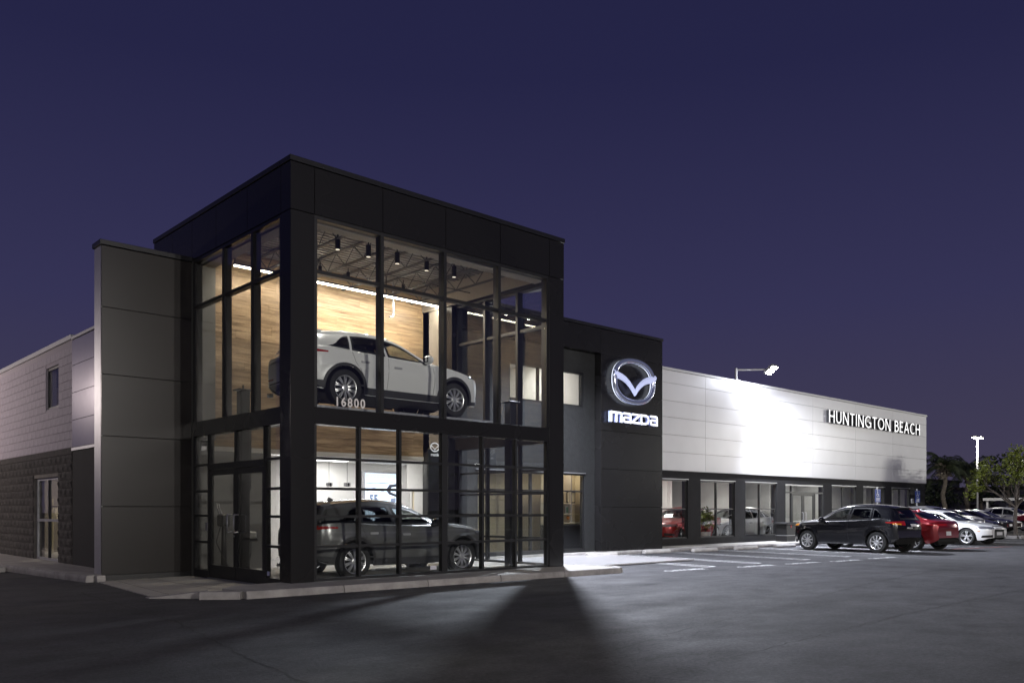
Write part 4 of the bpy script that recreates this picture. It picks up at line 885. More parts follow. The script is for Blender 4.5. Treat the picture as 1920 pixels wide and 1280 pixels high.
for x0, lb in ((36.6, 'pale vertical blind in the last showroom window'), (33.5, 'pale vertical blind in the window behind the first parking sign')):
    t = thing('vertical_blind', lb, 'blind', (x0, YW + 0.45, 0.5), group='vertical blinds', world_parts=True)
    for k in range(9): 
        bm = bmesh.new(); bx(bm, -0.055, 0.055, -0.004, 0.004, 0.5, 2.46); bmesh.ops.rotate(bm, matrix=Matrix.Rotation(R(28), 3, 'Z'), verts=bm.verts); bmesh.ops.translate(bm, vec=(x0 + 0.11 * k, YW + 0.45, 0), verts=bm.verts); obj('slat', bm, M['white_wall'], t)
    box('head_rail', x0 - 0.1, x0 + 1.0, YW + 0.42, YW + 0.48, 2.465, 2.51, M['alu'], t)
# kerbside waste bin
t = thing('waste_bin', 'black square waste bin beside the showroom entrance', 'waste bin', (24.75, 4.45, FZ), world_parts=True)
box('body', 24.4, 25.1, 4.2, 4.7, FZ, 0.80, M['black_plastic'], t, 0.02); box('lid', 24.36, 25.14, 4.16, 4.74, 0.802, 0.90, M['black_plastic'], t, 0.025); box('band', 24.395, 25.105, 4.195, 4.705, 0.36, 0.385, M['alu'], t)
box('sticker', 24.7, 24.78, 4.185, 4.198, 0.68, 0.78, mat('red_sticker', (0.5, 0.04, 0.05), 0.5), t)

# ------------------------------------------------------------------ signs
# winged emblem: chrome oval ring with a V of wings, built in the sign plane (x right, z up) and standing off the wall
em = thing('emblem_sign', 'large chrome winged-V oval emblem on the black sign wall', 'sign', (14.05, YS - 0.12, 5.5), world_parts=True)
ecx, ecz, erx, erz = 14.06, 5.50, 1.04, 0.73
def sup(t, rx, rz, n=2.35):
    c, s = math.cos(t), math.sin(t); k = (abs(c) ** n + abs(s) ** n) ** (-1 / n)
    return ecx + rx * k * c, ecz + rz * k * s
def ring(name, prof, m, n=96):
    bm = bmesh.new(); rr = []
    for i in range(n):
        t = 2 * PI * i / n; rr.append([bm.verts.new((*(lambda p: (p[0],))(sup(t, erx + o, erz + o)), YS + y, sup(t, erx + o, erz + o)[1])) for o, y in prof])
    for i in range(n):
        a, b = rr[i], rr[(i + 1) % n]
        for j in range(len(prof)): k = (j + 1) % len(prof); bm.faces.new((a[j], a[k], b[k], b[j]))
    bmesh.ops.recalc_face_normals(bm, faces=bm.faces)
    return obj(name, bm, m, em, smooth=50)
M['chrome_sign'] = mat('glowing_sign_chrome', (0.75, 0.77, 0.85), 0.16, 1.0); M['chrome_sign'].node_tree.nodes['Principled BSDF'].inputs['Emission Color'].default_value = (0.5, 0.55, 0.8, 1); M['chrome_sign'].node_tree.nodes['Principled BSDF'].inputs['Emission Strength'].default_value = 0.12; M['wing_lit'] = emit('lit_wing_face', (0.62, 0.68, 1.0), 0.5)  # faint glow put into the ring's chrome to brighten it
M['halo'] = emit('edge_lit_acrylic', (0.80, 0.86, 1.0), 1.6)
ring('oval_ring', [(0.0, -0.17), (-0.03, -0.215), (-0.085, -0.225), (-0.14, -0.205), (-0.16, -0.17), (-0.16, -0.12), (0.0, -0.12)], M['chrome_sign'])
ring('edge_light', [(-0.01, -0.118), (-0.15, -0.118), (-0.15, -0.085), (-0.01, -0.085)], M['halo'])
def wing_pts(s, top):
    # one half of the V: outer wing tip on the ring, sweeping down to the point at the centre
    up = [(0.985, 0.40), (0.93, 0.36), (0.80, 0.33), (0.62, 0.265), (0.44, 0.16), (0.27, 0.0), (0.13, -0.18), (0.0, -0.42)]
    lo = [(0.0, -0.62), (0.12, -0.44), (0.25, -0.27), (0.40, -0.13), (0.56, -0.035), (0.73, 0.03), (0.90, 0.07), (0.99, 0.16)]
    return [(ecx + s * x * erx, ecz + z * erz) for x, z in (up if top else lo)]
for s in (-1, 1):
    bm = bmesh.new(); up = wing_pts(s, True); lo = wing_pts(s, False)[::-1]; n = len(up)
    def col(i, f, y): return (up[i][0] + (lo[i][0] - up[i][0]) * f, YS + y, up[i][1] + (lo[i][1] - up[i][1]) * f)
    g = [[bm.verts.new(col(i, f, y)) for f, y in ((0.0, -0.15), (0.06, -0.21), (0.35, -0.245), (0.72, -0.225), (0.94, -0.19), (1.0, -0.15))] for i in range(n)]
    for i in range(n - 1):
        for j in range(5): bm.faces.new((g[i][j], g[i][j + 1], g[i + 1][j + 1], g[i + 1][j]))
    bmesh.ops.recalc_face_normals(bm, faces=bm.faces)
    bmesh.ops.solidify(bm, geom=list(bm.faces), thickness=0.01)
    obj('wing', bm, M['wing_lit'], em, smooth=45)
for x, z in ((13.2, 5.5), (14.9, 5.5), (14.06, 4.9), (14.06, 6.1)):
    bm = bmesh.new(); tube(bm, (x, YS - 0.12, z), (x, YS, z), 0.02); obj('stand_off', bm, M['black_plastic'], em)

# lit word sign under the emblem: letters as thick strokes with square-cut rounded corners
ws = thing('word_sign', 'glowing white lower-case word sign below the emblem on the black wall', 'sign', (14.05, YS - 0.1, 4.15), world_parts=True)
M['letter_face'] = emit('lit_letter_face', (0.93, 0.95, 1.0), 1.5); M['letter_side'] = emit('lit_letter_return', (0.45, 0.52, 0.9), 0.16)
def stroke_letter(strokes, x0, sx, z0, sz, th, y0, y1, parent, fm, sm, name='letter'):
    bm = bmesh.new()
    for st in strokes:
        pts = [Vector((p[0], p[1])) for p in st]; n = len(pts)
        nrm = []
        for i in range(n):
            d0 = (pts[i] - pts[i - 1]).normalized() if i else None; d1 = (pts[i + 1] - pts[i]).normalized() if i < n - 1 else None
            if d0 is None: nn = Vector((-d1.y, d1.x)); sc_ = 1
            elif d1 is None: nn = Vector((-d0.y, d0.x)); sc_ = 1
            else:
                t = (d0 + d1).normalized(); nn = Vector((-t.y, t.x)); sc_ = min(1.6, 1 / max(0.4, nn.dot(Vector((-d0.y, d0.x)))))
            nrm.append(nn * sc_ * th / 2)
        prev = None
        for i in range(n):
            q = [bm.verts.new((x0 + (pts[i].x + s * nrm[i].x) * sx, y, z0 + (pts[i].y + s * nrm[i].y) * sz)) for s in (1, -1) for y in (y0, y1)]
            if prev:
                f = bm.faces.new((prev[0], prev[2], q[2], q[0])); f.material_index = 0
                for a, b in ((0, 1), (3, 2), (1, 3)):
                    f = bm.faces.new((prev[a], q[a], q[b], prev[b])); f.material_index = 1
            if i in (0, n - 1): f = bm.faces.new((q[0], q[1], q[3], q[2])); f.material_index = 1
            prev = q
    bmesh.ops.recalc_face_normals(bm, faces=bm.faces)
    return obj(name, bm, [fm, sm], parent)
T = 0.20
GL = {'m': ([[(0.11, 0.0), (0.11, 1.0)], [(0.11, 0.89), (1.30, 0.89), (1.41, 0.84), (1.44, 0.72), (1.44, 0.0)], [(0.78, 0.88), (0.78, 0.0)]], 1.55),
      'a': ([[(0.06, 0.89), (0.86, 0.89), (0.97, 0.84), (1.0, 0.72), (1.0, 0.0)], [(1.0, 0.52), (0.24, 0.52), (0.13, 0.46), (0.12, 0.31), (0.13, 0.16), (0.24, 0.11), (1.0, 0.11)]], 1.11),
      'z': ([[(0.0, 0.89), (1.02, 0.89), (0.94, 0.80), (0.10, 0.20), (0.04, 0.11), (1.06, 0.11)]], 1.06),
      'd': ([[(0.11, 0.0), (0.11, 0.89), (0.72, 0.89), (1.0, 0.80), (1.11, 0.6), (1.11, 0.4), (1.0, 0.2), (0.72, 0.11), (0.11, 0.11)]], 1.22)}
xx = 12.93; tot = 2.38; wsum = sum(GL[c][1] for c in 'mazda') + 4 * 0.10; k = tot / wsum
for c in 'mazda':
    st, wd = GL[c]; stroke_letter(st, xx, k, 4.165, 0.335, T, YS - 0.13, YS - 0.03, ws, M['letter_face'], M['letter_side']); xx += (wd + 0.10) * k
for x in (13.1, 14.1, 15.1):
    bm = bmesh.new(); tube(bm, (x, YS - 0.03, 4.2), (x, YS, 4.2), 0.015); obj('stand_off', bm, M['black_plastic'], ws)

# place-name letters on the white wall
ns = thing('name_sign', 'row of raised white capital letters on the white wall', 'sign', (34.4, YW - 0.1, 5.37), world_parts=True)
M['cap_face'] = emit('white_letter_face', (0.95, 0.95, 0.95), 0.95); M['cap_side'] = mat('dark_letter_return', (0.02, 0.02, 0.022), 0.5)
def arc(cx_, cy_, rx, ry, a0, a1, n=10): return [(cx_ + rx * math.cos(R(a0 + (a1 - a0) * i / n)), cy_ + ry * math.sin(R(a0 + (a1 - a0) * i / n))) for i in range(n + 1)]
CAPS = {'H': ([[(0.07, 0), (0.07, 1)], [(0.63, 0), (0.63, 1)], [(0.07, 0.52), (0.63, 0.52)]], 0.70),
        'U': ([[(0.07, 1), (0.07, 0.36)] + arc(0.34, 0.36, 0.27, 0.30, 180, 360)[1:] + [(0.61, 1)]], 0.68),
        'N': ([[(0.07, 0), (0.07, 1)], [(0.07, 0.97), (0.67, 0.03)], [(0.67, 0), (0.67, 1)]], 0.74),
        'T': ([[(0.0, 0.935), (0.60, 0.935)], [(0.30, 0.9), (0.30, 0)]], 0.60),
        'I': ([[(0.07, 0), (0.07, 1)]], 0.14),
        'G': ([arc(0.48, 0.5, 0.42, 0.44, 50, 300, 16) + [(0.80, 0.12), (0.80, 0.46)], [(0.80, 0.44), (0.56, 0.44)]], 0.87),
        'O': ([arc(0.46, 0.5, 0.40, 0.44, 90, 450, 22)], 0.92),
        'B': ([[(0.07, 0), (0.07, 1)], [(0.07, 0.935), (0.3, 0.935)] + arc(0.3, 0.74, 0.2, 0.195, 90, -90, 8) + [(0.07, 0.545)], [(0.3, 0.545)] + arc(0.32, 0.305, 0.24, 0.24, 90, -90, 8) + [(0.07, 0.065)]], 0.60),
        'E': ([[(0.07, 0), (0.07, 1)], [(0.07, 0.935), (0.5, 0.935)], [(0.07, 0.52), (0.46, 0.52)], [(0.07, 0.065), (0.52, 0.065)]], 0.54),
        'A': ([[(0.04, 0), (0.37, 0.99)], [(0.37, 0.99), (0.70, 0)], [(0.16, 0.34), (0.58, 0.34)]], 0.74),
        'C': ([arc(0.46, 0.5, 0.40, 0.44, 52, 308, 16)], 0.76)}
def fix_stub(st):
    return [s for s in ([p for i, p in enumerate(q) if i == 0 or (Vector(p) - Vector(q[i - 1])).length > 1e-4] for q in st) if len(s) > 1]
word = 'HUNTINGTON BEACH'; gap = 0.17; wtot = sum((CAPS[c][1] if c != ' ' else 0.30) + gap for c in word) - gap
k = (39.45 - 29.42) / wtot; x = 29.42
for c in word:
    if c == ' ': x += (0.30 + gap) * k; continue
    st, wd = CAPS[c]; stroke_letter(fix_stub(st), x, k, 5.37, 0.575, 0.115, YW - 0.16, YW - 0.03, ns, M['cap_face'], M['cap_side']); x += (wd + gap) * k
box('raceway', 29.3, 39.5, YW - 0.029, YW - 0.003, 5.62, 5.66, M['panel_white'], ns)

# small emblem print with its own glow on the display panel in the tower
pcx = (p.x if False else at(815.5, 838, Y=3.57).x); pcz = at(815.5, 838, Y=3.57).z
bm = bmesh.new(); n = 40; A = []; B = []
for i in range(n):
    t = 2 * PI * i / n; A.append(bm.verts.new((pcx + 0.15 * math.cos(t), 3.574, pcz + 0.12 * math.sin(t)))); B.append(bm.verts.new((pcx + 0.12 * math.cos(t), 3.574, pcz + 0.09 * math.sin(t))))
for i in range(n): bm.faces.new((A[i], A[(i + 1) % n], B[(i + 1) % n], B[i]))
vv = [bm.verts.new((pcx + x * 0.14, 3.574, pcz + z * 0.11)) for x, z in ((-0.95, 0.35), (-0.5, 0.22), (0, -0.45), (0.5, 0.22), (0.95, 0.35), (0.92, 0.12), (0.45, -0.03), (0, -0.75), (-0.45, -0.03), (-0.92, 0.12))]; 
bm.faces.new((vv[0], vv[1], vv[8], vv[9])); bm.faces.new((vv[1], vv[2], vv[7], vv[8])); bm.faces.new((vv[2], vv[3], vv[6], vv[7])); bm.faces.new((vv[3], vv[4], vv[5], vv[6]))
obj('glowing_emblem_print', bm, M['emblem_white'], ban)
text_obj('glowing_word_print', 'mazda', 0.10, M['emblem_white'], ban, Matrix.Translation((pcx, 3.574, pcz - 0.22)) @ Matrix.Rotation(R(90), 4, 'X'), align='CENTER', offset=0.003)

# accessible parking signs on posts
def access_sign(x, y, lb):
    t = thing('parking_sign', lb, 'sign', (x, y, FZ), rotz=R(-12), group='blue accessible parking signs')
    bm = bmesh.new(); bx(bm, -0.025, 0.025, -0.025, 0.025, -0.1, 2.36); obj('post', bm, M['pole'], t)
    bm = bmesh.new(); bx(bm, -0.21, 0.21, -0.035, -0.028, 1.66, 2.27); obj('plate', bm, mat('sign_blue', (0.02, 0.055, 0.28), 0.4) if 'sign_blue' not in bpy.data.materials else bpy.data.materials['sign_blue'], t, bevel=0.002)
    wm = bpy.data.materials.get('sign_white') or mat('sign_white', (0.75, 0.76, 0.78), 0.4)
    bm = bmesh.new()
    def flat(pts): bm.faces.new([bm.verts.new((px_, -0.0365, pz_)) for px_, pz_ in pts])
    n = 18; cx_, cz_ = -0.015, 2.02
    for i in range(n):
        a0 = R(150 + 240 * i / n); a1 = R(150 + 240 * (i + 1) / n)
        flat([(cx_ + r_ * math.cos(a), cz_ + r_ * math.sin(a)) for r_, a in ((0.075, a0), (0.095, a0), (0.095, a1), (0.075, a1))])
    flat([(-0.045, 2.19), (-0.015, 2.19), (-0.015, 2.03), (-0.045, 2.03)]); flat([(-0.045, 2.04), (0.055, 2.04), (0.055, 2.015), (-0.045, 2.015)]); flat([(0.04, 2.03), (0.065, 2.03), (0.10, 1.93), (0.075, 1.925)]); flat([(-0.015, 2.13), (0.045, 2.13), (0.045, 2.11), (-0.015, 2.11)])
    for i in range(10): flat([(-0.03, 2.225), *[(-0.03 + 0.024 * math.cos(R(36 * j)), 2.225 + 0.024 * math.sin(R(36 * j))) for j in (i, i + 1)]])
    for zz in (1.87, 1.81, 1.75): flat([(-0.13, zz), (0.13, zz), (0.13, zz - 0.03), (-0.13, zz - 0.03)])
    for a, b_ in (((-0.195, 2.25), (0.195, 2.255)), ((-0.195, 1.68), (0.195, 1.685))): flat([a, (b_[0], a[1]), (b_[0], a[1] + 0.006), (a[0], a[1] + 0.006)])
    obj('symbol', bm, wm, t)
access_sign(33.01, 4.35, 'blue accessible parking sign on a post left of the corner window')
access_sign(37.6, 4.35, 'blue accessible parking sign on a post nearest the end of the building')
p_ = at(1706, 939, Y=YW)
t = thing('wall_box', 'small white box fixed to the wall beside the last showroom window', 'box', (38.9, YW, 1.9), world_parts=True)
box('case', 38.75, 39.0, YW - 0.02, YW + 0.028, 1.75, 2.0, M['pole'], t, 0.01); box('label', 38.79, 38.96, YW - 0.024, YW - 0.0205, 1.86, 1.95, M['alu'], t)
# ------------------------------------------------------------------ cars
def paint(name, col, metal=0.0, rough=0.32):
    m = mat(name, col, rough, metal, spec=0.5); b = m.node_tree.nodes['Principled BSDF']; b.inputs['Coat Weight'].default_value = 1.0; b.inputs['Coat Roughness'].default_value = 0.02
    return m
M['car_glass'] = glass('tinted_car_glass', (0.24, 0.26, 0.27), 1.3); M['car_glass_clear'] = glass('clear_car_glass', (0.62, 0.66, 0.66), 1.2)
M['trim'] = mat('black_window_trim', (0.008, 0.008, 0.009), 0.3); M['cladding'] = mat('grey_black_cladding', (0.028, 0.028, 0.030), 0.55, bump=0.0006, bscale=300)
M['cabin'] = mat('dark_cabin', (0.018, 0.018, 0.018), 0.8); M['seat'] = mat('dark_leather', (0.03, 0.029, 0.028), 0.55); M['seat_pale'] = mat('pale_leather', (0.42, 0.38, 0.30), 0.5)
M['lamp_red'] = mat('red_tail_lamp', (0.35, 0.012, 0.012), 0.12, coat=1.0); M['lamp_amber'] = mat('amber_lens', (0.75, 0.28, 0.02), 0.15, coat=1.0); M['lamp_clear'] = mat('clear_headlamp', (0.42, 0.43, 0.45), 0.1, 0.7, coat=1.0)
M['rim'] = mat('alloy_rim', (0.78, 0.78, 0.79), 0.28, 0.75); M['rim_dark'] = mat('dark_alloy', (0.10, 0.10, 0.105), 0.3, 0.8); M['disc'] = mat('brake_disc', (0.03, 0.03, 0.03), 0.5, 0.5); M['well'] = mat('wheel_well', (0.006, 0.006, 0.006), 0.95)
M['plate'] = mat('number_plate', (0.62, 0.62, 0.64), 0.4); M['plate_ink'] = mat('plate_ink', (0.04, 0.05, 0.18), 0.5); M['grille'] = mat('black_grille', (0.008, 0.008, 0.008), 0.35)

def wheel_meshes(rt, rr, width, style):
    """Tyre and rim lie round Y, outer side towards -Y."""
    h = width / 2
    bm = bmesh.new(); lathe(bm, [(rr * 0.97, -h * 0.80), (rr * 1.02, -h * 0.95), (rr + (rt - rr) * 0.5, -h * 1.04), (rt * 0.965, -h * 0.92), (rt, -h * 0.66), (rt, h * 0.66), (rt * 0.965, h * 0.92), (rr * 1.02, h * 0.95), (rr * 0.97, h * 0.8), (rr * 0.97, -h * 0.80)], 48, 'Y')
    bmesh.ops.recalc_face_normals(bm, faces=bm.faces); ty = bm
    bm = bmesh.new(); lathe(bm, [(rr * 0.90, -h * 0.60), (rr * 0.945, -h * 0.86), (rr * 0.995, -h * 0.90), (rr * 1.0, -h * 0.76), (rr * 0.96, -h * 0.5), (rr * 0.93, h * 0.7)], 48, 'Y')
    nsp, w0, w1, tw = style['n'], style['w0'], style['w1'], style.get('twin', 0.0)
    def spoke(ang, off):
        r0, r1 = 0.05, rr * 0.955; pts = []
        ca, sa = math.cos(ang), math.sin(ang)
        def P3(r, t, y): return (r * ca - t * sa, y, r * sa + t * ca)
        rows = []
        for k in range(5):
            f = k / 4; r = r0 + (r1 - r0) * f; wd = (w0 + (w1 - w0) * f) / 2; o = off * (0.25 + 0.75 * f); y = -h * (0.62 + 0.16 * math.sin(f * PI)) - 0.006
            rows.append([bm.verts.new(P3(r, o - wd, y + 0.03)), bm.verts.new(P3(r, o - wd * 0.75, y)), bm.verts.new(P3(r, o + wd * 0.75, y)), bm.verts.new(P3(r, o + wd, y + 0.03))])
        for a, b in zip(rows, rows[1:]):
            for j in range(3): bm.faces.new((a[j], a[j + 1], b[j + 1], b[j]))
    for i in range(nsp):
        a = 2 * PI * i / nsp + PI / 2
        if tw: spoke(a, tw); spoke(a, -tw)
        else: spoke(a, 0)
    lathe(bm, [(0.0, -h * 0.80), (0.035, -h * 0.80), (0.062, -h * 0.74), (0.07, -h * 0.5)], 24, 'Y')
    bmesh.ops.recalc_face_normals(bm, faces=bm.faces); rim = bm
    bm = bmesh.new(); lathe(bm, [(0.0, -0.012), (rr * 0.72, -0.012), (rr * 0.72, 0.012), (0.0, 0.012)], 32, 'Y'); lathe(bm, [(rr * 0.9, h * 0.6), (0.0, h * 0.6)], 24, 'Y'); disc = bm
    return ty, rim, disc

class Car: pass
def build_car(spec):
    """Returns a list of (name, mesh, location, children) for one car model; local x forwards, z up, origin on the ground between the axles."""
    S = spec; zt0, zs0, zb0, w0, wr0 = (pchip(S[k]) for k in ('zt', 'zs', 'zb', 'w', 'wr'))
    xf, xr = S['xf'], S['xr']; xn, xt = S['xn'], S['xt']; zn, zl = S['zn'], S['zl']
    xa = (S['wb'] / 2, -S['wb'] / 2); RA = S['ra']; RW = S['rt']
    def ends(x):
        if x > xn: s = (x - xn) / (xf - xn); return zn, max(0.0, 1 - min(1, s) ** S.get('pn', 3.0)) ** (1 / S.get('pn', 3.0))
        if x < xt: s = (xt - x) / (xt - xr); return zl, max(0.0, 1 - min(1, s) ** S.get('pt', 3.2)) ** (1 / S.get('pt', 3.2))
        return (0.0, 0.0), 1.0
    def zt(x): c, k = ends(x); return c[1] + (zt0(x) - c[1]) * k
    def zb(x): c, k = ends(x); return c[0] + (zb0(x) - c[0]) * k
    def zs(x): c, k = ends(x); return min(c[1] + (zs0(x) - c[1]) * k, zt(x) - 0.004)
    def arch(x):
        z = zb(x)
        for a in xa:
            if abs(x - a) < RA: z = max(z, RW + math.sqrt(max(0, RA * RA - (x - a) ** 2)))
        return min(z, zs(x) - 0.01)
    def rail(x): g = zt(x) - zs(x); return min(0.10, g * 0.38)
    zch = S.get('zch', 0.74)
    def yside(x, z):
        zl_, zh = zb(x), zs(x); t = 0 if zh - zl_ < 1e-4 else min(1, max(0, (z - zl_) / (zh - zl_)))
        y = w0(x) * (1 - 0.075 * (1 - t) ** 2.6 - 0.035 * max(0, (t - 0.62) / 0.38) ** 2)
        y += 0.010 * math.exp(-((z - zch - 0.03 * (x / 2)) / 0.035) ** 2) * (1 if abs(x) < 1.9 else 0)
        for a in xa:                                   # flared arches
            d = math.hypot(x - a, z - RW); y += 0.022 * math.exp(-((d - RA) / 0.07) ** 2) * (1 if z > 0.25 else 0.4)
        return y
    st = set(); n = 92
    for i in range(n + 1): st.add(round(xt + (xn - xt) * i / n, 4))
    for i in range(1, 15):
        st.add(round(xn + (xf - xn) * math.sin(PI / 2 * i / 14), 4)); st.add(round(xt - (xt - xr) * math.sin(PI / 2 * i / 14), 4))
    for a in xa:
        for i in range(33): st.add(round(a + RA * math.cos(PI * i / 32), 4))
    st = sorted(st); st = [s for i, s in enumerate(st) if i == 0 or s - st[i - 1] > 0.006 or i == len(st) - 1]
    NL, NG, NR = 15, 13, 9
    def section(x):
        zb_, zs_, zt_ = arch(x), zs(x), zt(x); g = zt_ - zs_; rl = rail(x); wr = wr0(x); pts = []
        for j in range(NL + 1):
            z = zb_ + (zs_ - zb_) * (j / NL); pts.append((yside(x, z), z))
        ws_ = pts[-1][0] - min(0.035, g * 0.25); za = zs_ + min(0.018, g * 0.12); ztop = zt_ - rl; wr = min(wr, ws_ - 0.01)
        for j in range(NG + 1):
            f = j / NG; pts.append((ws_ + (wr - ws_) * f + 0.022 * math.sin(PI * f) * min(1, g / 0.4), za + (ztop - za) * f))
        for j in range(1, NR + 1):
            a = PI / 2 * j / NR; pts.append((wr * math.cos(a) ** 0.75 if j < NR else 0.0, ztop + rl * math.sin(a) ** 0.9))
        return pts
    bm = bmesh.new(); grid = []
    for x in st:
        p = section(x); xs0, xs1 = xa[1] - RA - 0.04, xa[0] + RA + 0.04
        e_ = ((x - xs1) / (xf - xs1)) ** 1.6 * S.get('cn', 0.20) if x > xs1 else -((xs0 - x) / (xs0 - xr)) ** 1.6 * S.get('ct', 0.15) if x < xs0 else 0.0
        grid.append([[bm.verts.new((x - e_ * (y / 0.85) ** 2, sg * y, z)) for y, z in p] for sg in (1, -1)])
    for i in range(len(st) - 1):
        for s in (0, 1):
            a, b = grid[i][s], grid[i + 1][s]
            for j in range(len(a) - 1):
                try: bm.faces.new((a[j], a[j + 1], b[j + 1], b[j]) if s == 0 else (a[j], b[j], b[j + 1], a[j + 1]))
                except ValueError: pass
    for e_ in (0, -1):                                 # close the nose and the tail
        a, b = grid[e_]
        for j in range(len(a) - 1):
            try: bm.faces.new((a[j], a[j + 1], b[j + 1], b[j]))
            except ValueError: pass
    bmesh.ops.remove_doubles(bm, verts=bm.verts, dist=0.0008)
    bmesh.ops.recalc_face_normals(bm, faces=bm.faces)
    bvh = BVHTree.FromBMesh(bm)
    parts = []
    def hit(o, d, off):
        h = bvh.ray_cast(Vector(o), Vector(d).normalized())
        if h[0] is None: return None
        nn = h[1]
        if nn.dot(Vector(d)) > 0: nn = -nn
        return h[0] + nn * off
    def grid_mesh(rows, border=None, back=None):
        b2 = bmesh.new(); V = [[b2.verts.new(p) for p in r] for r in rows]; ny, nx = len(V), len(V[0])
        for i in range(ny - 1):
            for j in range(nx - 1):
                f = b2.faces.new((V[i][j], V[i][j + 1], V[i + 1][j + 1], V[i + 1][j]))
                if border and (i < border or i >= ny - 1 - border or j < border or j >= nx - 1 - border): f.material_index = 1
        if back is not None:                           # rim skirt pulled into the body so the piece has an edge
            edge = [V[0][j] for j in range(nx)] + [V[i][nx - 1] for i in range(1, ny)] + [V[ny - 1][j] for j in range(nx - 2, -1, -1)] + [V[i][0] for i in range(ny - 2, 0, -1)]
            bk = [b2.verts.new(v.co + Vector(back)) for v in edge]
            for i in range(len(edge)): k = (i + 1) % len(edge); b2.faces.new((edge[i], edge[k], bk[k], bk[i])).material_index = 1 if border else 0
        return b2
    def orient(b2, d):
        b2.normal_update()
        s = sum((f.normal.dot(Vector(d)) for f in b2.faces))
        if s > 0: bmesh.ops.reverse_faces(b2, faces=b2.faces)
        return b2
    def patch(corner, d, n=10, m=6, off=0.004, us=None, vs_=None, bulge=None):
        """corner: four 3D points p00 p10 p11 p01 outside the body, projected along d."""
        c = [Vector(q) for q in corner]; us = us or [i / n for i in range(n + 1)]; vs_ = vs_ or [i / m for i in range(m + 1)]; rows = []
        for v in vs_:
            r = []
            for u in us:
                p = (c[0] * (1 - u) + c[1] * u) * (1 - v) + (c[3] * (1 - u) + c[2] * u) * v
                if bulge: p = p + Vector(bulge) * (4 * u * (1 - u))
                h = hit(p, d, off); q = 0
                while h is None and q < 14: q += 1; h = hit(p + Vector((0, 0, 0.015 * q)), d, off)
                r.append(h)
            rows.append(r)
        flat = [q for r in rows for q in r if q is not None]
        if not flat: return None
        dd = Vector(d).normalized(); k = sum(q.dot(dd) for q in flat) / len(flat)
        for i, v in enumerate(vs_):
            for j, u in enumerate(us):
                if rows[i][j] is None:
                    p = (c[0] * (1 - u) + c[1] * u) * (1 - v) + (c[3] * (1 - u) + c[2] * u) * v; rows[i][j] = p + dd * (k - p.dot(dd))
        return rows
    UB = [0, 0.025, 0.05] + [0.05 + 0.9 * i / 10 for i in range(1, 10)] + [0.95, 0.975, 1.0]
    holes = []
    def side_window(name, xa0, xb0, lean_a, lean_b, h_a=1.0, h_b=1.0, gm='car_glass', lift=0.03):
        for sg in (-1, 1):
            cols = []; ncol = 16
            ts = [0, 0.03, 0.06] + [0.06 + 0.88 * i / ncol for i in range(1, ncol)] + [0.94, 0.97, 1]
            vv = [0, 0.05, 0.10] + [0.10 + 0.8 * i / 6 for i in range(1, 6)] + [0.90, 0.95, 1]
            rows = [[None] * len(ts) for _ in vv]
            for j, t in enumerate(ts):
                xb_ = xa0 + (xb0 - xa0) * t; zb_ = zs(xb_) + lift; hh = h_a + (h_b - h_a) * t
                if S.get('quarter_pow') and h_b < 0.9: hh = h_a + (h_b - h_a) * t ** 2.2
                xt_ = xb_ + lean_a * (1 - t) + lean_b * t; zt_ = max(zb_ + 0.012, min(zt(xt_) - rail(xt_) - 0.028, zb_ + 2)); zt_ = zb_ + (zt_ - zb_) * hh
                for i, v in enumerate(vv):
                    x = xb_ + (xt_ - xb_) * v; z = zb_ + (zt_ - zb_) * v
                    h = hit((x, sg * 3, z), (0, -sg, 0), 0.004); rows[i][j] = h if h is not None else Vector((x, sg * (w0(x) - 0.1), z))
            inner = [(rows[2][j].x, rows[2][j].z) for j in range(2, len(ts) - 2)] + [(rows[-3][j].x, rows[-3][j].z) for j in range(len(ts) - 3, 1, -1)]
            holes.append((sg, inner))
            parts.append((name, orient(grid_mesh(rows, 2), (0, -sg, 0)), [M[gm], M['trim']], []))
    for wn in S['windows']: side_window(*wn)
    # windscreen and rear window
    c = S['screen']; rows = patch([(c[0], -c[1], 3), (c[0], c[1], 3), (c[2], c[3], 3), (c[2], -c[3], 3)], (0, 0, -1), us=UB, vs_=[0, 0.06, 0.1] + [0.1 + 0.8 * i / 8 for i in range(1, 8)] + [0.9, 0.95, 1], bulge=None)
    front_hole = [(rows[2][j].x, rows[2][j].y) for j in range(2, len(UB) - 2)] + [(rows[-3][j].x, rows[-3][j].y) for j in range(len(UB) - 3, 1, -1)]
    parts.append(('windscreen', orient(grid_mesh(rows, 2), (0, 0, -1)), [M['car_glass_clear'], M['trim']], []))
    c = S['rear']; rows = patch([(-4, -c[1], c[0]), (-4, c[1], c[0]), (-4, c[3], c[2]), (-4, -c[3], c[2])], (1, 0, 0), us=UB, vs_=[0, 0.07, 0.12] + [0.12 + 0.76 * i / 6 for i in range(1, 6)] + [0.88, 0.93, 1])
    rear_hole = [(rows[2][j].y, rows[2][j].z) for j in range(2, len(UB) - 2)] + [(rows[-3][j].y, rows[-3][j].z) for j in range(len(UB) - 3, 1, -1)]
    parts.append(('rear_window', orient(grid_mesh(rows, 2), (1, 0, 0)), [M['car_glass'], M['trim']], []))
    # lamps, grille, plates and lines
    for nm, corner, d, mm, off in S['lamps']:
        for sg in (-1, 1):
            dn = Vector((d[0], d[1] * sg, d[2])).normalized() * 1.2; cc = [Vector((p[0], p[1] * sg, p[2])) - dn for p in corner]; rr = patch(cc, (d[0], d[1] * sg, d[2]), 10, 5, off)
            if rr: parts.append((nm, orient(grid_mesh(rr, back=(-0.0, -0.012 * sg, 0)), (d[0], d[1] * sg, d[2])), [M[mm]], []))
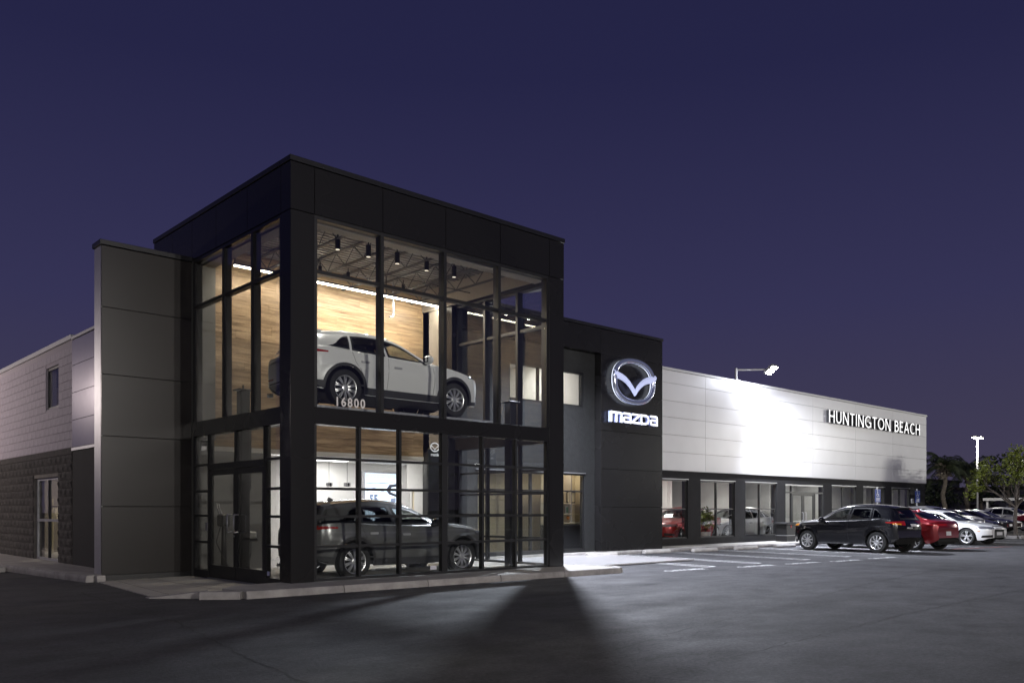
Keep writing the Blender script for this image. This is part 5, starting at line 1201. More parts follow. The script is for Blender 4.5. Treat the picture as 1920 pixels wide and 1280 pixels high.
    for nm, corner, d, mm, off in S['single']:
        rr = patch(corner, d, 12, 6, off)
        if rr: parts.append((nm, orient(grid_mesh(rr, back=tuple(Vector(d).normalized() * 0.012)), d), [M[mm]], []))
    def seam(pts, w=0.007, sides=(-1, 1)):
        for sg in sides:
            b2 = bmesh.new(); prev = None; dense = []
            for (x0, z0), (x1, z1) in zip(pts, pts[1:]):
                kk = max(1, int(math.hypot(x1 - x0, z1 - z0) / 0.06))
                dense += [(x0 + (x1 - x0) * i / kk, z0 + (z1 - z0) * i / kk) for i in range(kk)]
            dense.append(pts[-1])
            for i, (x, z) in enumerate(dense):
                a = dense[max(0, i - 1)]; b = dense[min(len(dense) - 1, i + 1)]; dx, dz = b[0] - a[0], b[1] - a[1]; l = math.hypot(dx, dz) or 1; nx, nz = -dz / l * w / 2, dx / l * w / 2
                h0 = hit((x + nx, sg * 3, z + nz), (0, -sg, 0), 0.0022); h1 = hit((x - nx, sg * 3, z - nz), (0, -sg, 0), 0.0022)
                if h0 is None or h1 is None: prev = None; continue
                q = (b2.verts.new(h0), b2.verts.new(h1))
                if prev: b2.faces.new((prev[0], prev[1], q[1], q[0]))
                prev = q
            if len(b2.faces): parts.append(('door_seam', orient(b2, (0, -sg, 0)), [M['trim']], []))
    for sm in S['seams']: seam(sm)
    for x, z, w_, mm in S['handles']:
        for sg in (-1, 1):
            h = hit((x, sg * 3, z), (0, -sg, 0), 0.012)
            b2 = bmesh.new(); bx(b2, h.x - w_ / 2, h.x + w_ / 2, h.y - 0.012, h.y + 0.012, h.z - 0.022, h.z + 0.022); bmesh.ops.bevel(b2, geom=list(b2.edges), offset=0.008, segments=2, affect='EDGES'); parts.append(('door_handle', b2, [M[mm] if mm in M else mm], []))
    # cladding round the arches and along the sill
    if S.get('clad'):
        for sg in (-1, 1):
            for a in xa:
                rows = []
                for k in range(29):
                    th = R(-12) + R(204) * k / 28; r_ = []
                    for f in (0, 0.5, 1):
                        rad = RA - 0.004 + S['clad'] * f; x = a + rad * math.cos(th); z = RW + rad * math.sin(th); z = max(z, zb0(x) + 0.01)
                        h = hit((x, sg * 3, z), (0, -sg, 0), 0.010 if f < 0.9 else 0.004); r_.append(h if h is not None else Vector((x, sg * yside(x, z), z)))
                    rows.append(r_)
                parts.append(('arch_cladding', orient(grid_mesh(rows), (0, -sg, 0)), [M['cladding']], []))
            x0, x1 = xa[1] + RA + 0.03, xa[0] - RA - 0.03; rows = []
            for k in range(5):
                r_ = []
                for i in range(21):
                    x = x0 + (x1 - x0) * i / 20; z = zb(x) + 0.012 + (S['sill']) * k / 4; h = hit((x, sg * 3, z), (0, -sg, 0), 0.012); r_.append(h if h is not None else Vector((x, sg * yside(x, z), z)))
                rows.append(r_)
            parts.append(('sill_cladding', orient(grid_mesh(rows, back=(0, -0.02 * sg, 0)), (0, -sg, 0)), [M['cladding']], []))
    # mirrors
    for sg in (-1, 1):
        mx_, mz_ = S['mirror']; y0 = yside(mx_, zs(mx_) - 0.02)
        b2 = bmesh.new(); bmesh.ops.create_icosphere(b2, subdivisions=3, radius=1.0)
        for v in b2.verts:
            q = v.co; k = 1.0 if q.x > 0 else 0.55
            v.co = Vector((mx_ + q.x * 0.10 * k, sg * (y0 + 0.125 + q.y * 0.13), mz_ + math.copysign(abs(q.z) ** 0.8, q.z) * 0.092))
        b3 = bmesh.new(); bx(b3, mx_ - 0.03, mx_ + 0.035, min(sg * (y0 - 0.04), sg * (y0 + 0.06)), max(sg * (y0 - 0.04), sg * (y0 + 0.06)), mz_ - 0.085, mz_ - 0.045)
        b4 = bmesh.new(); bx(b4, mx_ - 0.052, mx_ - 0.044, min(sg * (y0 + 0.02), sg * (y0 + 0.195)), max(sg * (y0 + 0.02), sg * (y0 + 0.195)), mz_ - 0.05, mz_ + 0.05)
        parts.append(('mirror', b2, ['PAINT'], [('mirror_foot', b3, [M['trim']]), ('mirror_glass', b4, [M['chrome']])]))
    # cut the glass openings out of the shell
    def inside(pt, poly):
        x, y = pt; r_ = False; n_ = len(poly)
        for i in range(n_):
            (x0, y0), (x1, y1) = poly[i], poly[(i + 1) % n_]
            if (y0 > y) != (y1 > y) and x < (x1 - x0) * (y - y0) / (y1 - y0) + x0: r_ = not r_
        return r_
    kill = []
    for f in bm.faces:
        c = f.calc_center_median()
        if c.z < 0.7: continue
        if any(c.y * sg > 0.2 and abs(f.normal.y) > 0.35 and inside((c.x, c.z), poly) for sg, poly in holes) or (f.normal.z > 0.2 and c.x > -0.4 and inside((c.x, c.y), front_hole)) or (c.x < -0.9 and inside((c.y, c.z), rear_hole) and f.normal.x < 0.1 and abs(f.normal.y) < 0.6): kill.append(f)
    bmesh.ops.delete(bm, geom=kill, context='FACES')
    shell = bm.copy(); shell.normal_update()
    for v in shell.verts: v.co = v.co - v.normal * 0.022
    bmesh.ops.reverse_faces(shell, faces=shell.faces)
    parts.insert(0, ('body', bm, ['PAINT'], [('cabin_lining', shell, [M['cabin']])]))
    # floor pan, wheel wells
    b2 = bmesh.new(); zf = S['zb'][len(S['zb']) // 2][1] + 0.03
    bx(b2, xa[1] + RA * 0.9, xa[0] - RA * 0.9, -w0(0) + 0.09, w0(0) - 0.09, zf, zf + 0.10)
    bx(b2, xa[0] - RA, xn - 0.05, -0.52, 0.52, zf, zf + 0.3); bx(b2, xt + 0.05, xa[1] + RA, -0.52, 0.52, zf, zf + 0.3)
    bx(b2, xa[0] + RA * 0.95, xn + 0.02, -0.66, 0.66, zf + 0.04, zf + 0.2); bx(b2, xt + 0.0, xa[1] - RA * 0.95, -0.66, 0.66, zf + 0.08, zf + 0.2)
    parts.append(('underbody', b2, [M['well']], []))
    # cabin: seats, dashboard, steering wheel
    cb = S.get('cab', 0.0); sb_ = zs(0) - 0.42; sm_ = M[S.get('seatmat', 'seat')]
    for nm, x, y, wd in (('front_seat', cb, 0.37, 0.25), ('front_seat', cb, -0.37, 0.25), ('rear_bench', -0.88 + cb, 0.0, 0.58)):
        b2 = bmesh.new(); bx(b2, x - 0.02, x + 0.48, y - wd, y + wd, sb_ - 0.16, sb_); bx(b2, x - 0.18, x + 0.0, y - wd, y + wd, sb_ - 0.1, sb_ + 0.58)
        for hy in ([y] if nm == 'front_seat' else [y - 0.34, y + 0.34]): bx(b2, x - 0.2, x - 0.08, hy - 0.13, hy + 0.13, sb_ + 0.60, sb_ + 0.76)
        bmesh.ops.bevel(b2, geom=list(b2.edges), offset=0.04, segments=2, affect='EDGES')
        for v in b2.verts:
            if v.co.z > sb_ + 0.05: v.co.x -= (v.co.z - sb_) * 0.22
        parts.append((nm, b2, [sm_], []))
    b2 = bmesh.new(); bx(b2, 0.62 + cb, 1.0 + cb, -0.66, 0.66, zs(0.6) - 0.28, zs(0.6) - 0.06); bmesh.ops.bevel(b2, geom=list(b2.edges), offset=0.05, segments=2, affect='EDGES'); parts.append(('dashboard', b2, [M['cabin']], []))
    b2 = bmesh.new(); rg = [Vector((0.52 + cb - 0.06 * math.sin(t), 0.37 + 0.18 * math.cos(t), zs(0.5) - 0.12 + 0.17 * math.sin(t))) for t in [2 * PI * i / 20 for i in range(21)]]; path_tube(b2, rg, 0.016, 6); parts.append(('steering_wheel', b2, [M['cabin']], []))
    # extras
    if S.get('fin'):
        fx = S['fin']; b2 = bmesh.new(); z0 = zt(fx) - 0.01
        v = [b2.verts.new(p) for p in ((fx + 0.10, 0, z0), (fx + 0.02, 0.028, z0), (fx - 0.09, 0.02, z0), (fx - 0.09, -0.02, z0), (fx + 0.02, -0.028, z0), (fx - 0.07, 0.0, z0 + 0.075), (fx - 0.03, 0.0, z0 + 0.065))]
        for f in ((0, 1, 6), (1, 2, 5, 6), (2, 3, 5), (3, 4, 6, 5), (4, 0, 6)): b2.faces.new([v[i] for i in f])
        parts.append(('roof_aerial', b2, ['PAINT'], []))
    if S.get('spoiler'):
        x0, y0, z0, ln = S['spoiler']; b2 = bmesh.new()
        rows = []
        for i in range(13):
            t = -1 + 2 * i / 12; yy = y0 * t; rows.append([b2.verts.new(q) for q in ((x0 + 0.08, yy, z0 + 0.012 - 0.03 * t * t), (x0 - ln * (1 - 0.25 * t * t), yy, z0 - 0.035 - 0.03 * t * t), (x0 - ln * (1 - 0.25 * t * t) + 0.01, yy, z0 - 0.062 - 0.03 * t * t), (x0 + 0.08, yy, z0 - 0.045 - 0.03 * t * t))])
        for a, b in zip(rows, rows[1:]):
            for j in range(4): k = (j + 1) % 4; b2.faces.new((a[j], a[k], b[k], b[j]))
        b2.faces.new(rows[0]); b2.faces.new(rows[-1][::-1]); bmesh.ops.recalc_face_normals(b2, faces=b2.faces); parts.append(('spoiler', b2, ['PAINT'], []))
    if S.get('tips'):
        for sg in (-1, 1): b2 = bmesh.new(); tube(b2, (xr + 0.10, sg * S['tips'], 0.27), (xr - 0.0, sg * S['tips'], 0.265), 0.042, n=16, caps=False); parts.append(('exhaust_tip', b2, [M['chrome']], []))
    # wheels
    ty, rim, disc = wheel_meshes(S['rt'], S['rr'], S['tw'], S['spokes']); yw = w0(0) - S['tw'] / 2 - 0.012
    out = Car(); out.items = []; out.paint_slots = []
    def mk(name, b2, mats, smooth=True):
        me = bpy.data.meshes.new(name); b2.normal_update(); b2.to_mesh(me); b2.free()
        for mm in mats: me.materials.append(None if mm == 'PAINT' else mm)
        for p_ in me.polygons: p_.use_smooth = True
        me.set_sharp_from_angle(angle=R(38)); return me
    for nm, b2, mats, ch in parts:
        out.items.append((nm, mk(nm, b2, mats), 'PAINT' in mats, None, [(cn, mk(cn, cb, cm)) for cn, cb, cm in ch]))
    tyM = mk('tyre', ty, [M['rubber']]); riM = mk('rim', rim, [M[S.get('rimmat', 'rim')]]); diM = mk('brake_disc', disc, [M['disc']])
    for a in xa:
        for sg in (-1, 1): out.items.append(('wheel', tyM, False, ((a, sg * yw, S['rt']), 0 if sg < 0 else PI), [('rim', riM), ('brake_disc', diM)]))
    return out
def place_car(model, name, label, cat, loc, rotz, pm, group=None, skip=()):
    t = thing(name, label, cat, loc, rotz, group)
    for nm, me, painted, tr, ch in model.items:
        if nm in skip: continue
        o = bpy.data.objects.new(nm, me); link(o, t)
        if painted: o.material_slots[0].link = 'OBJECT'; o.material_slots[0].material = pm
        if tr: o.location = tr[0]; o.rotation_euler = (0, 0, tr[1])
        for cn, cm in ch: c = bpy.data.objects.new(cn, cm); link(c, o)
    return t

SUV = dict(wb=2.70, xf=2.29, xr=-2.26, xn=1.92, xt=-2.02, zn=(0.44, 0.80), zl=(0.46, 0.90), pn=3.4, pt=3.6, rt=0.362, rr=0.245, tw=0.225, ra=0.425, zch=0.80,
    zt=[(2.29, 0.90), (1.95, 0.985), (1.5, 1.06), (0.86, 1.125), (0.46, 1.315), (0.0, 1.505), (-0.33, 1.568), (-0.72, 1.59), (-1.15, 1.572), (-1.58, 1.53), (-1.80, 1.495), (-1.94, 1.34), (-2.05, 1.18), (-2.13, 1.06), (-2.26, 1.0)],
    zs=[(2.29, 0.80), (1.9, 0.88), (1.3, 0.99), (0.9, 1.02), (0.0, 1.035), (-1.0, 1.07), (-1.7, 1.11), (-2.02, 1.09), (-2.26, 0.98)],
    zb=[(2.29, 0.36), (2.0, 0.26), (1.0, 0.255), (0.0, 0.255), (-1.0, 0.26), (-1.9, 0.32), (-2.26, 0.42)],
    w=[(2.29, 0.60), (2.2, 0.70), (2.05, 0.80), (1.8, 0.875), (1.35, 0.905), (0.6, 0.912), (-0.8, 0.915), (-1.4, 0.905), (-1.85, 0.875), (-2.1, 0.81), (-2.26, 0.70)],
    wr=[(2.29, 0.42), (1.9, 0.62), (1.3, 0.70), (0.86, 0.725), (0.45, 0.67), (0.0, 0.62), (-0.6, 0.60), (-1.2, 0.58), (-1.76, 0.545), (-2.0, 0.62), (-2.26, 0.58)],
    windows=[('side_window', 0.64, -0.34, -0.40, -0.05, 1, 1, 'car_glass_clear'), ('side_window', -0.40, -1.18, -0.05, 0.07, 1, 0.94), ('quarter_window', -1.23, -1.74, 0.07, 0.22, 0.93, 0.10)],
    screen=(0.82, 0.70, 0.05, 0.56), rear=(1.13, 0.52, 1.43, 0.46), quarter_pow=True,
    lamps=[('headlight', [(2.25, 0.46, 0.80), (1.74, 0.88, 0.87), (1.80, 0.87, 0.955), (2.24, 0.46, 0.875)], (-0.75, -0.66, 0), 'lamp_clear', 0.005),
           ('tail_light', [(-2.26, 0.40, 0.97), (-1.74, 0.89, 1.005), (-1.74, 0.89, 1.035), (-2.24, 0.40, 1.08)], (0.7, -0.71, 0), 'lamp_red', 0.006),
           ('fog_lamp', [(2.26, 0.5, 0.46), (2.05, 0.78, 0.46), (2.05, 0.78, 0.49), (2.26, 0.5, 0.49)], (-0.75, -0.66, 0), 'lamp_clear', 0.005),
           ('reflector', [(-2.27, 0.52, 0.56), (-2.16, 0.74, 0.56), (-2.16, 0.74, 0.59), (-2.27, 0.52, 0.59)], (0.85, -0.52, 0), 'lamp_red', 0.012),
           ('bumper_cladding', [(-2.27, 0.0, 0.40), (-1.84, 0.88, 0.33), (-1.80, 0.88, 0.47), (-2.27, 0.0, 0.53)], (0.72, -0.69, 0), 'cladding', 0.010),
           ('bumper_cladding', [(2.30, 0.0, 0.37), (1.84, 0.87, 0.28), (1.82, 0.87, 0.36), (2.30, 0.0, 0.43)], (-0.72, -0.69, 0), 'cladding', 0.010)],
    single=[('grille', [(4, -0.46, 0.86), (4, 0.46, 0.86), (4, 0.34, 0.56), (4, -0.34, 0.56)], (-1, 0, 0), 'grille', 0.006), ('number_plate', [(-4, -0.16, 0.80), (-4, 0.16, 0.80), (-4, 0.16, 0.95), (-4, -0.16, 0.95)], (1, 0, 0), 'plate', 0.006)],
    seams=[[(0.76, 0.98), (0.80, 0.72), (0.76, 0.30)], [(-0.36, 1.04), (-0.37, 0.70), (-0.40, 0.30)], [(-1.20, 1.08), (-1.13, 0.88), (-0.96, 0.66), (-0.92, 0.48)], [(1.9, 0.93), (1.4, 1.0), (0.9, 1.03)], [(-1.72, 1.5), (-1.96, 1.12)]],
    handles=[(-0.14, 0.865, 0.19, 'alu'), (-0.92, 0.90, 0.19, 'alu')], clad=0.062, sill=0.14, cab=-0.14, mirror=(0.54, 1.10), fin=-1.35, spoiler=(-1.76, 0.52, 1.52, 0.19), tips=0.52,
    spokes=dict(n=10, w0=0.026, w1=0.020, twin=0.020))
SUV_B = dict(SUV, wb=2.67, xf=2.16, xr=-2.14, xn=1.82, xt=-1.88, zn=(0.42, 0.82), zl=(0.50, 0.86), pt=2.7, ct=0.24, rt=0.345, rr=0.236, ra=0.405, zch=0.86,
    zt=[(2.16, 0.92), (1.85, 1.0), (1.4, 1.06), (1.0, 1.11), (0.62, 1.32), (0.15, 1.53), (-0.15, 1.59), (-0.5, 1.615), (-1.0, 1.60), (-1.5, 1.545), (-1.68, 1.50), (-1.82, 1.36), (-1.93, 1.16), (-2.0, 1.04), (-2.14, 1.0)],
    zs=[(2.16, 0.82), (1.8, 0.90), (1.3, 0.98), (0.9, 1.0), (0.0, 1.02), (-1.0, 1.07), (-1.6, 1.10), (-1.9, 1.08), (-2.14, 0.97)],
    zb=[(2.16, 0.36), (1.9, 0.27), (1.0, 0.26), (0.0, 0.255), (-1.0, 0.26), (-1.8, 0.33), (-2.14, 0.44)],
    w=[(2.16, 0.58), (2.05, 0.70), (1.9, 0.79), (1.65, 0.855), (1.33, 0.880), (0.6, 0.885), (-0.8, 0.887), (-1.35, 0.88), (-1.75, 0.85), (-1.98, 0.79), (-2.14, 0.70)],
    wr=[(2.16, 0.42), (1.8, 0.62), (1.3, 0.69), (1.0, 0.71), (0.6, 0.66), (0.15, 0.60), (-0.5, 0.585), (-1.2, 0.565), (-1.68, 0.53), (-1.9, 0.60), (-2.14, 0.56)],
    windows=[('side_window', 0.78, -0.24, -0.42, -0.04, 1, 1, 'car_glass_clear'), ('side_window', -0.31, -1.10, -0.04, 0.06, 1, 0.98), ('quarter_window', -1.16, -1.60, 0.06, 0.16, 0.95, 0.16)],
    screen=(0.96, 0.68, 0.20, 0.54), rear=(1.10, 0.50, 1.44, 0.44),
    lamps=[('headlight', [(2.12, 0.46, 0.80), (1.64, 0.86, 0.84), (1.66, 0.86, 0.96), (2.11, 0.46, 0.92)], (-0.75, -0.66, 0), 'lamp_clear', 0.005),
           ('indicator', [(1.90, 0.74, 0.84), (1.70, 0.85, 0.86), (1.70, 0.85, 0.93), (1.90, 0.74, 0.91)], (-0.75, -0.66, 0), 'lamp_amber', 0.009),
           ('tail_light', [(-2.13, 0.46, 0.90), (-1.66, 0.86, 0.99), (-1.66, 0.86, 1.02), (-2.10, 0.44, 1.05)], (0.7, -0.71, 0), 'lamp_red', 0.006),
           ('indicator', [(-2.08, 0.62, 0.915), (-1.86, 0.80, 0.945), (-1.86, 0.80, 0.98), (-2.08, 0.62, 0.965)], (0.7, -0.71, 0), 'lamp_amber', 0.009),
           ('bumper_cladding', [(-2.14, 0.0, 0.42), (-1.76, 0.86, 0.36), (-1.76, 0.86, 0.45), (-2.14, 0.0, 0.50)], (0.72, -0.69, 0), 'cladding', 0.010)],
    single=[('grille', [(4, -0.5, 0.84), (4, 0.5, 0.84), (4, 0.40, 0.42), (4, -0.40, 0.42)], (-1, 0, 0), 'grille', 0.006), ('number_plate', [(-4, -0.16, 0.80), (-4, 0.16, 0.80), (-4, 0.16, 0.95), (-4, -0.16, 0.95)], (1, 0, 0), 'plate', 0.006)],
    seams=[[(0.86, 0.96), (0.90, 0.72), (0.84, 0.32)], [(-0.27, 1.02), (-0.28, 0.70), (-0.30, 0.32)], [(-1.13, 1.08), (-1.08, 0.90), (-0.92, 0.66), (-0.89, 0.5)], [(-1.6, 1.45), (-1.84, 1.10)]],
    cab=0.0, handles=[(-0.06, 0.90, 0.18, 'trim'), (-0.90, 0.93, 0.18, 'trim')], clad=0.0, mirror=(0.66, 1.07), fin=None, spoiler=(-1.64, 0.50, 1.53, 0.17), tips=None, seatmat='seat',
    spokes=dict(n=9, w0=0.045, w1=0.062), rimmat='rim')
SEDAN = dict(SUV, wb=2.70, xf=2.30, xr=-2.28, xn=1.95, xt=-2.10, zn=(0.30, 0.58), zl=(0.44, 0.80), pn=3.0, pt=2.5, ct=0.26, rt=0.322, rr=0.215, tw=0.215, ra=0.372, zch=0.70,
    zt=[(2.30, 0.66), (1.95, 0.735), (1.5, 0.835), (1.05, 0.915), (0.65, 1.12), (0.2, 1.335), (-0.1, 1.405), (-0.45, 1.432), (-0.85, 1.405), (-1.25, 1.30), (-1.6, 1.15), (-1.85, 1.06), (-2.08, 1.035), (-2.28, 0.97)],
    zs=[(2.30, 0.60), (1.9, 0.68), (1.3, 0.80), (0.9, 0.86), (0.0, 0.895), (-1.0, 0.945), (-1.7, 0.975), (-2.08, 0.965), (-2.28, 0.90)],
    zb=[(2.30, 0.28), (2.0, 0.20), (1.0, 0.19), (0.0, 0.185), (-1.0, 0.19), (-1.9, 0.25), (-2.28, 0.36)],
    w=[(2.30, 0.56), (2.2, 0.68), (2.05, 0.78), (1.8, 0.855), (1.35, 0.885), (0.6, 0.89), (-0.8, 0.893), (-1.4, 0.885), (-1.85, 0.85), (-2.1, 0.79), (-2.28, 0.68)],
    wr=[(2.30, 0.40), (1.9, 0.60), (1.3, 0.69), (1.0, 0.71), (0.6, 0.65), (0.15, 0.585), (-0.5, 0.565), (-1.0, 0.55), (-1.5, 0.58), (-1.85, 0.66), (-2.28, 0.56)],
    windows=[('side_window', 0.80, -0.22, -0.38, -0.04, 1, 1, 'car_glass_clear'), ('side_window', -0.28, -1.02, -0.04, 0.06, 1, 0.96), ('quarter_window', -1.07, -1.42, 0.06, 0.12, 0.92, 0.10)],
    screen=(1.02, 0.69, 0.28, 0.54), rear=(1.075, 0.60, 1.33, 0.47),
    lamps=[('headlight', [(2.24, 0.44, 0.575), (1.76, 0.86, 0.67), (1.80, 0.86, 0.73), (2.22, 0.44, 0.65)], (-0.75, -0.66, 0), 'lamp_clear', 0.005),
           ('tail_light', [(-2.27, 0.36, 0.86), (-1.78, 0.87, 0.875), (-1.82, 0.86, 0.905), (-2.25, 0.36, 0.94)], (0.7, -0.71, 0), 'lamp_red', 0.006)],
    single=[('grille', [(4, -0.40, 0.60), (4, 0.40, 0.60), (4, 0.33, 0.32), (4, -0.33, 0.32)], (-1, 0, 0), 'grille', 0.006), ('number_plate', [(-4, -0.16, 0.52), (-4, 0.16, 0.52), (-4, 0.16, 0.66), (-4, -0.16, 0.66)], (1, 0, 0), 'plate', 0.008)],
    seams=[[(0.90, 0.82), (0.93, 0.60), (0.86, 0.24)], [(-0.25, 0.90), (-0.26, 0.60), (-0.28, 0.24)], [(-1.05, 0.95), (-1.0, 0.80), (-0.92, 0.58), (-0.90, 0.42)]],
    cab=0.0, handles=[(-0.04, 0.745, 0.18, 'alu'), (-0.82, 0.78, 0.18, 'alu')], clad=0.0, mirror=(0.70, 0.935), fin=-1.0, spoiler=None, tips=None,
    spokes=dict(n=10, w0=0.034, w1=0.030), rimmat='rim')
SEDAN_B = dict(SEDAN, wb=2.82, xf=2.36, xr=-2.36, xn=2.04, xt=-2.16, zn=(0.30, 0.64), zl=(0.38, 0.84), rt=0.330, rr=0.240, ra=0.380, zch=0.74,
    zt=[(2.36, 0.72), (2.0, 0.80), (1.5, 0.885), (1.0, 0.955), (0.6, 1.15), (0.15, 1.345), (-0.15, 1.405), (-0.5, 1.428), (-0.95, 1.395), (-1.35, 1.25), (-1.68, 1.10), (-1.95, 1.045), (-2.15, 1.02), (-2.36, 0.95)],
    zs=[(2.36, 0.66), (2.0, 0.74), (1.3, 0.85), (0.9, 0.895), (0.0, 0.915), (-1.0, 0.945), (-1.7, 0.965), (-2.15, 0.95), (-2.36, 0.90)],
    screen=(0.97, 0.69, 0.24, 0.54), rear=(1.075, 0.60, 1.32, 0.47),
    w=[(2.36, 0.60), (2.26, 0.72), (2.1, 0.81), (1.85, 0.875), (1.41, 0.905), (0.6, 0.91), (-0.8, 0.912), (-1.41, 0.905), (-1.9, 0.86), (-2.15, 0.80), (-2.36, 0.70)],
    lamps=[('headlight', [(2.31, 0.46, 0.63), (1.80, 0.88, 0.665), (1.86, 0.87, 0.755), (2.29, 0.46, 0.73)], (-0.75, -0.66, 0), 'lamp_clear', 0.005),
           ('indicator', [(1.93, 0.85, 0.545), (1.84, 0.87, 0.545), (1.84, 0.87, 0.572), (1.93, 0.85, 0.572)], (-0.75, -0.66, 0), 'lamp_amber', 0.006),
           ('bumper_intake', [(2.30, 0.55, 0.31), (1.98, 0.83, 0.31), (2.0, 0.82, 0.39), (2.29, 0.55, 0.42)], (-0.75, -0.66, 0), 'grille', 0.006),
           ('tail_light', [(-2.35, 0.36, 0.80), (-1.84, 0.88, 0.83), (-1.88, 0.87, 0.895), (-2.33, 0.36, 0.93)], (0.7, -0.71, 0), 'lamp_red', 0.006)],
    single=[('grille', [(4, -0.34, 0.76), (4, 0.34, 0.76), (4, 0.40, 0.30), (4, -0.40, 0.30)], (-1, 0, 0), 'grille', 0.006), ('number_plate', [(4, -0.22, 0.40), (4, 0.22, 0.40), (4, 0.22, 0.53), (4, -0.22, 0.53)], (-1, 0, 0), 'plate', 0.018)],
    mirror=(0.66, 0.97), spokes=dict(n=5, w0=0.040, w1=0.034, twin=0.036))
for s_ in (SUV_B, SEDAN, SEDAN_B): s_.pop('quarter_pow', None); s_['quarter_pow'] = True
mSUV, mSUVB, mSED, mSEDB = build_car(SUV), build_car(SUV_B), build_car(SEDAN), build_car(SEDAN_B)
P_WHITE = paint('pearl_white_paint', (0.82, 0.82, 0.81), 0.0, 0.3); P_GREY = paint('machine_grey_paint', (0.19, 0.192, 0.19), 0.45, 0.25); P_BLACK = paint('black_paint', (0.006, 0.006, 0.008), 0.0, 0.2); P_RED = paint('dark_red_paint', (0.22, 0.012, 0.016), 0.35, 0.28); P_BRED = paint('bright_red_paint', (0.34, 0.014, 0.012), 0.3, 0.28); P_SILVER = paint('silver_paint', (0.42, 0.42, 0.44), 0.6, 0.28); P_NAVY = paint('dark_blue_paint', (0.012, 0.016, 0.035), 0.3, 0.25)
place_car(mSUV, 'suv', 'white SUV raised on the four-post lift behind the upper tower glass', 'car', (2.82, 1.45, 3.407), 0, P_WHITE)
place_car(mSUV, 'suv', 'dark grey SUV on the tower floor below the raised white one', 'car', (3.03, 1.45, TF + 0.004), 0, P_GREY)
HD = R(81.8)
place_car(mSUVB, 'suv', 'glossy black SUV parked nose-in before the showroom entrance', 'car', (21.52, -0.03, 0.003), HD, P_BLACK)
place_car(mSED, 'sedan', 'dark red sedan parked just right of the black SUV', 'car', (24.27, -0.1, 0.003), HD, P_RED)
place_car(mSEDB, 'sedan', 'white sedan facing the aisle with its headlamp glinting, right of the red sedan', 'car', (30.5, 0.4, 0.003), HD + PI, P_WHITE)
place_car(mSED, 'sedan', 'black sedan half hidden behind the white sedan', 'car', (33.3, 2.3, 0.003), HD + PI, P_BLACK)
place_car(mSUVB, 'suv', 'silver SUV at the end of the row, nose past the hidden black sedan', 'car', (36.1, 2.9, 0.003), HD + PI, P_SILVER)
for x, y, mm, pm, nm, lb in ((46.0, 6.3, mSUV, P_WHITE, 'suv', 'white SUV leftmost in the far row beyond the planting island'), (48.6, 6.35, mSED, P_NAVY, 'sedan', 'dark blue sedan second in the far row, beside the white SUV'), (51.2, 6.4, mSEDB, P_BLACK, 'sedan', 'black sedan in the far row, left of the last white car'), (53.9, 6.7, mSED, P_WHITE, 'sedan', 'white sedan last in the far row behind the young tree')):
    place_car(mm, nm, lb, 'car', (x, y, 0.003), R(-92), pm, 'cars in the far row')
place_car(mSUV, 'suv', 'white SUV seen from behind at the right edge of the picture', 'car', (68.0, 6.0, 0.003), R(60), P_WHITE)
place_car(mSUVB, 'suv', 'white SUV left of the tree trunk in the distance', 'car', (64.0, 8.0, 0.003), R(-100), P_WHITE)
place_car(mSED, 'sedan', 'bright red sedan at the right edge behind the young tree', 'car', (57.6, 3.7, 0.003), R(-110), P_BRED)
# cars standing inside the long showroom
place_car(mSUV, 'suv', 'red SUV inside the showroom window beside the sign wall', 'car', (18.6, 8.0, FZ + 0.004), R(200), P_BRED)
place_car(mSEDB, 'sedan', 'red sedan standing close behind the first showroom window', 'car', (20.9, 6.9, FZ + 0.004), R(188), P_BRED)
place_car(mSED, 'sedan', 'white sedan inside the third showroom window', 'car', (24.6, 6.8, FZ + 0.004), R(172), P_WHITE)
# ------------------------------------------------------------------ outdoor lamps
M['flood_lens'] = emit('flood_lens', (1.0, 0.98, 0.92), 120); M['lot_lens'] = emit('lot_lamp_lens', (1.0, 0.98, 0.86), 60)
FL = (0.84, 0.88, 1.0)
def roof_flood(name, lb, x, y, z, power, rot, size=140, wash=0, hw=0.22):
    t = thing(name, lb, 'floodlight', (x, y, z), world_parts=True)
    bm = bmesh.new(); path_tube(bm, [(x - 0.85, YW + 0.12, 6.55), (x - 0.85, YW + 0.12, z + 0.12)], 0.05, 10); bx(bm, x - 0.97, x - 0.73, YW + 0.0, YW + 0.24, 6.552, 6.58); obj('post', bm, M['pole'], t)
    bm = bmesh.new(); path_tube(bm, [(x - 0.85, YW + 0.12, z + 0.05), (x, y + 0.2, z + 0.06)], 0.035, 10); obj('arm', bm, M['pole'], t)
    mt = Matrix.Translation((x, y, z)) @ Matrix.Rotation(R(-38), 4, 'X')
    bm = bmesh.new(); bx(bm, -hw, hw, -0.24, 0.24, 0.0, 0.11); bmesh.ops.bevel(bm, geom=list(bm.edges), offset=0.02, segments=2, affect='EDGES'); bmesh.ops.transform(bm, matrix=mt, verts=bm.verts); obj('head', bm, M['lamp_metal'], t)
    bm = bmesh.new(); bx(bm, -hw * 0.8, hw * 0.8, -0.20, 0.20, -0.012, -0.001); bmesh.ops.transform(bm, matrix=mt, verts=bm.verts); obj('lens', bm, M['flood_lens'], t)
    if wash: lamp_obj('light', lamp_data('flood_wash', 'POINT', wash, FL, shadow_soft_size=0.12), t, (x, y - 0.05, z - 0.12))
    l = lamp_data('flood_light', 'SPOT', power, FL, spot_size=R(size), spot_blend=0.75, shadow_soft_size=0.14); lamp_obj('light', l, t, (x, y - 0.02, z - 0.05), rot)
    return t
roof_flood('roof_floodlight', 'glaring white floodlight on a short mast above the white wall', 23.15, 4.15, 6.93, 9500, (R(-46), 0, R(38)), 146, 260)
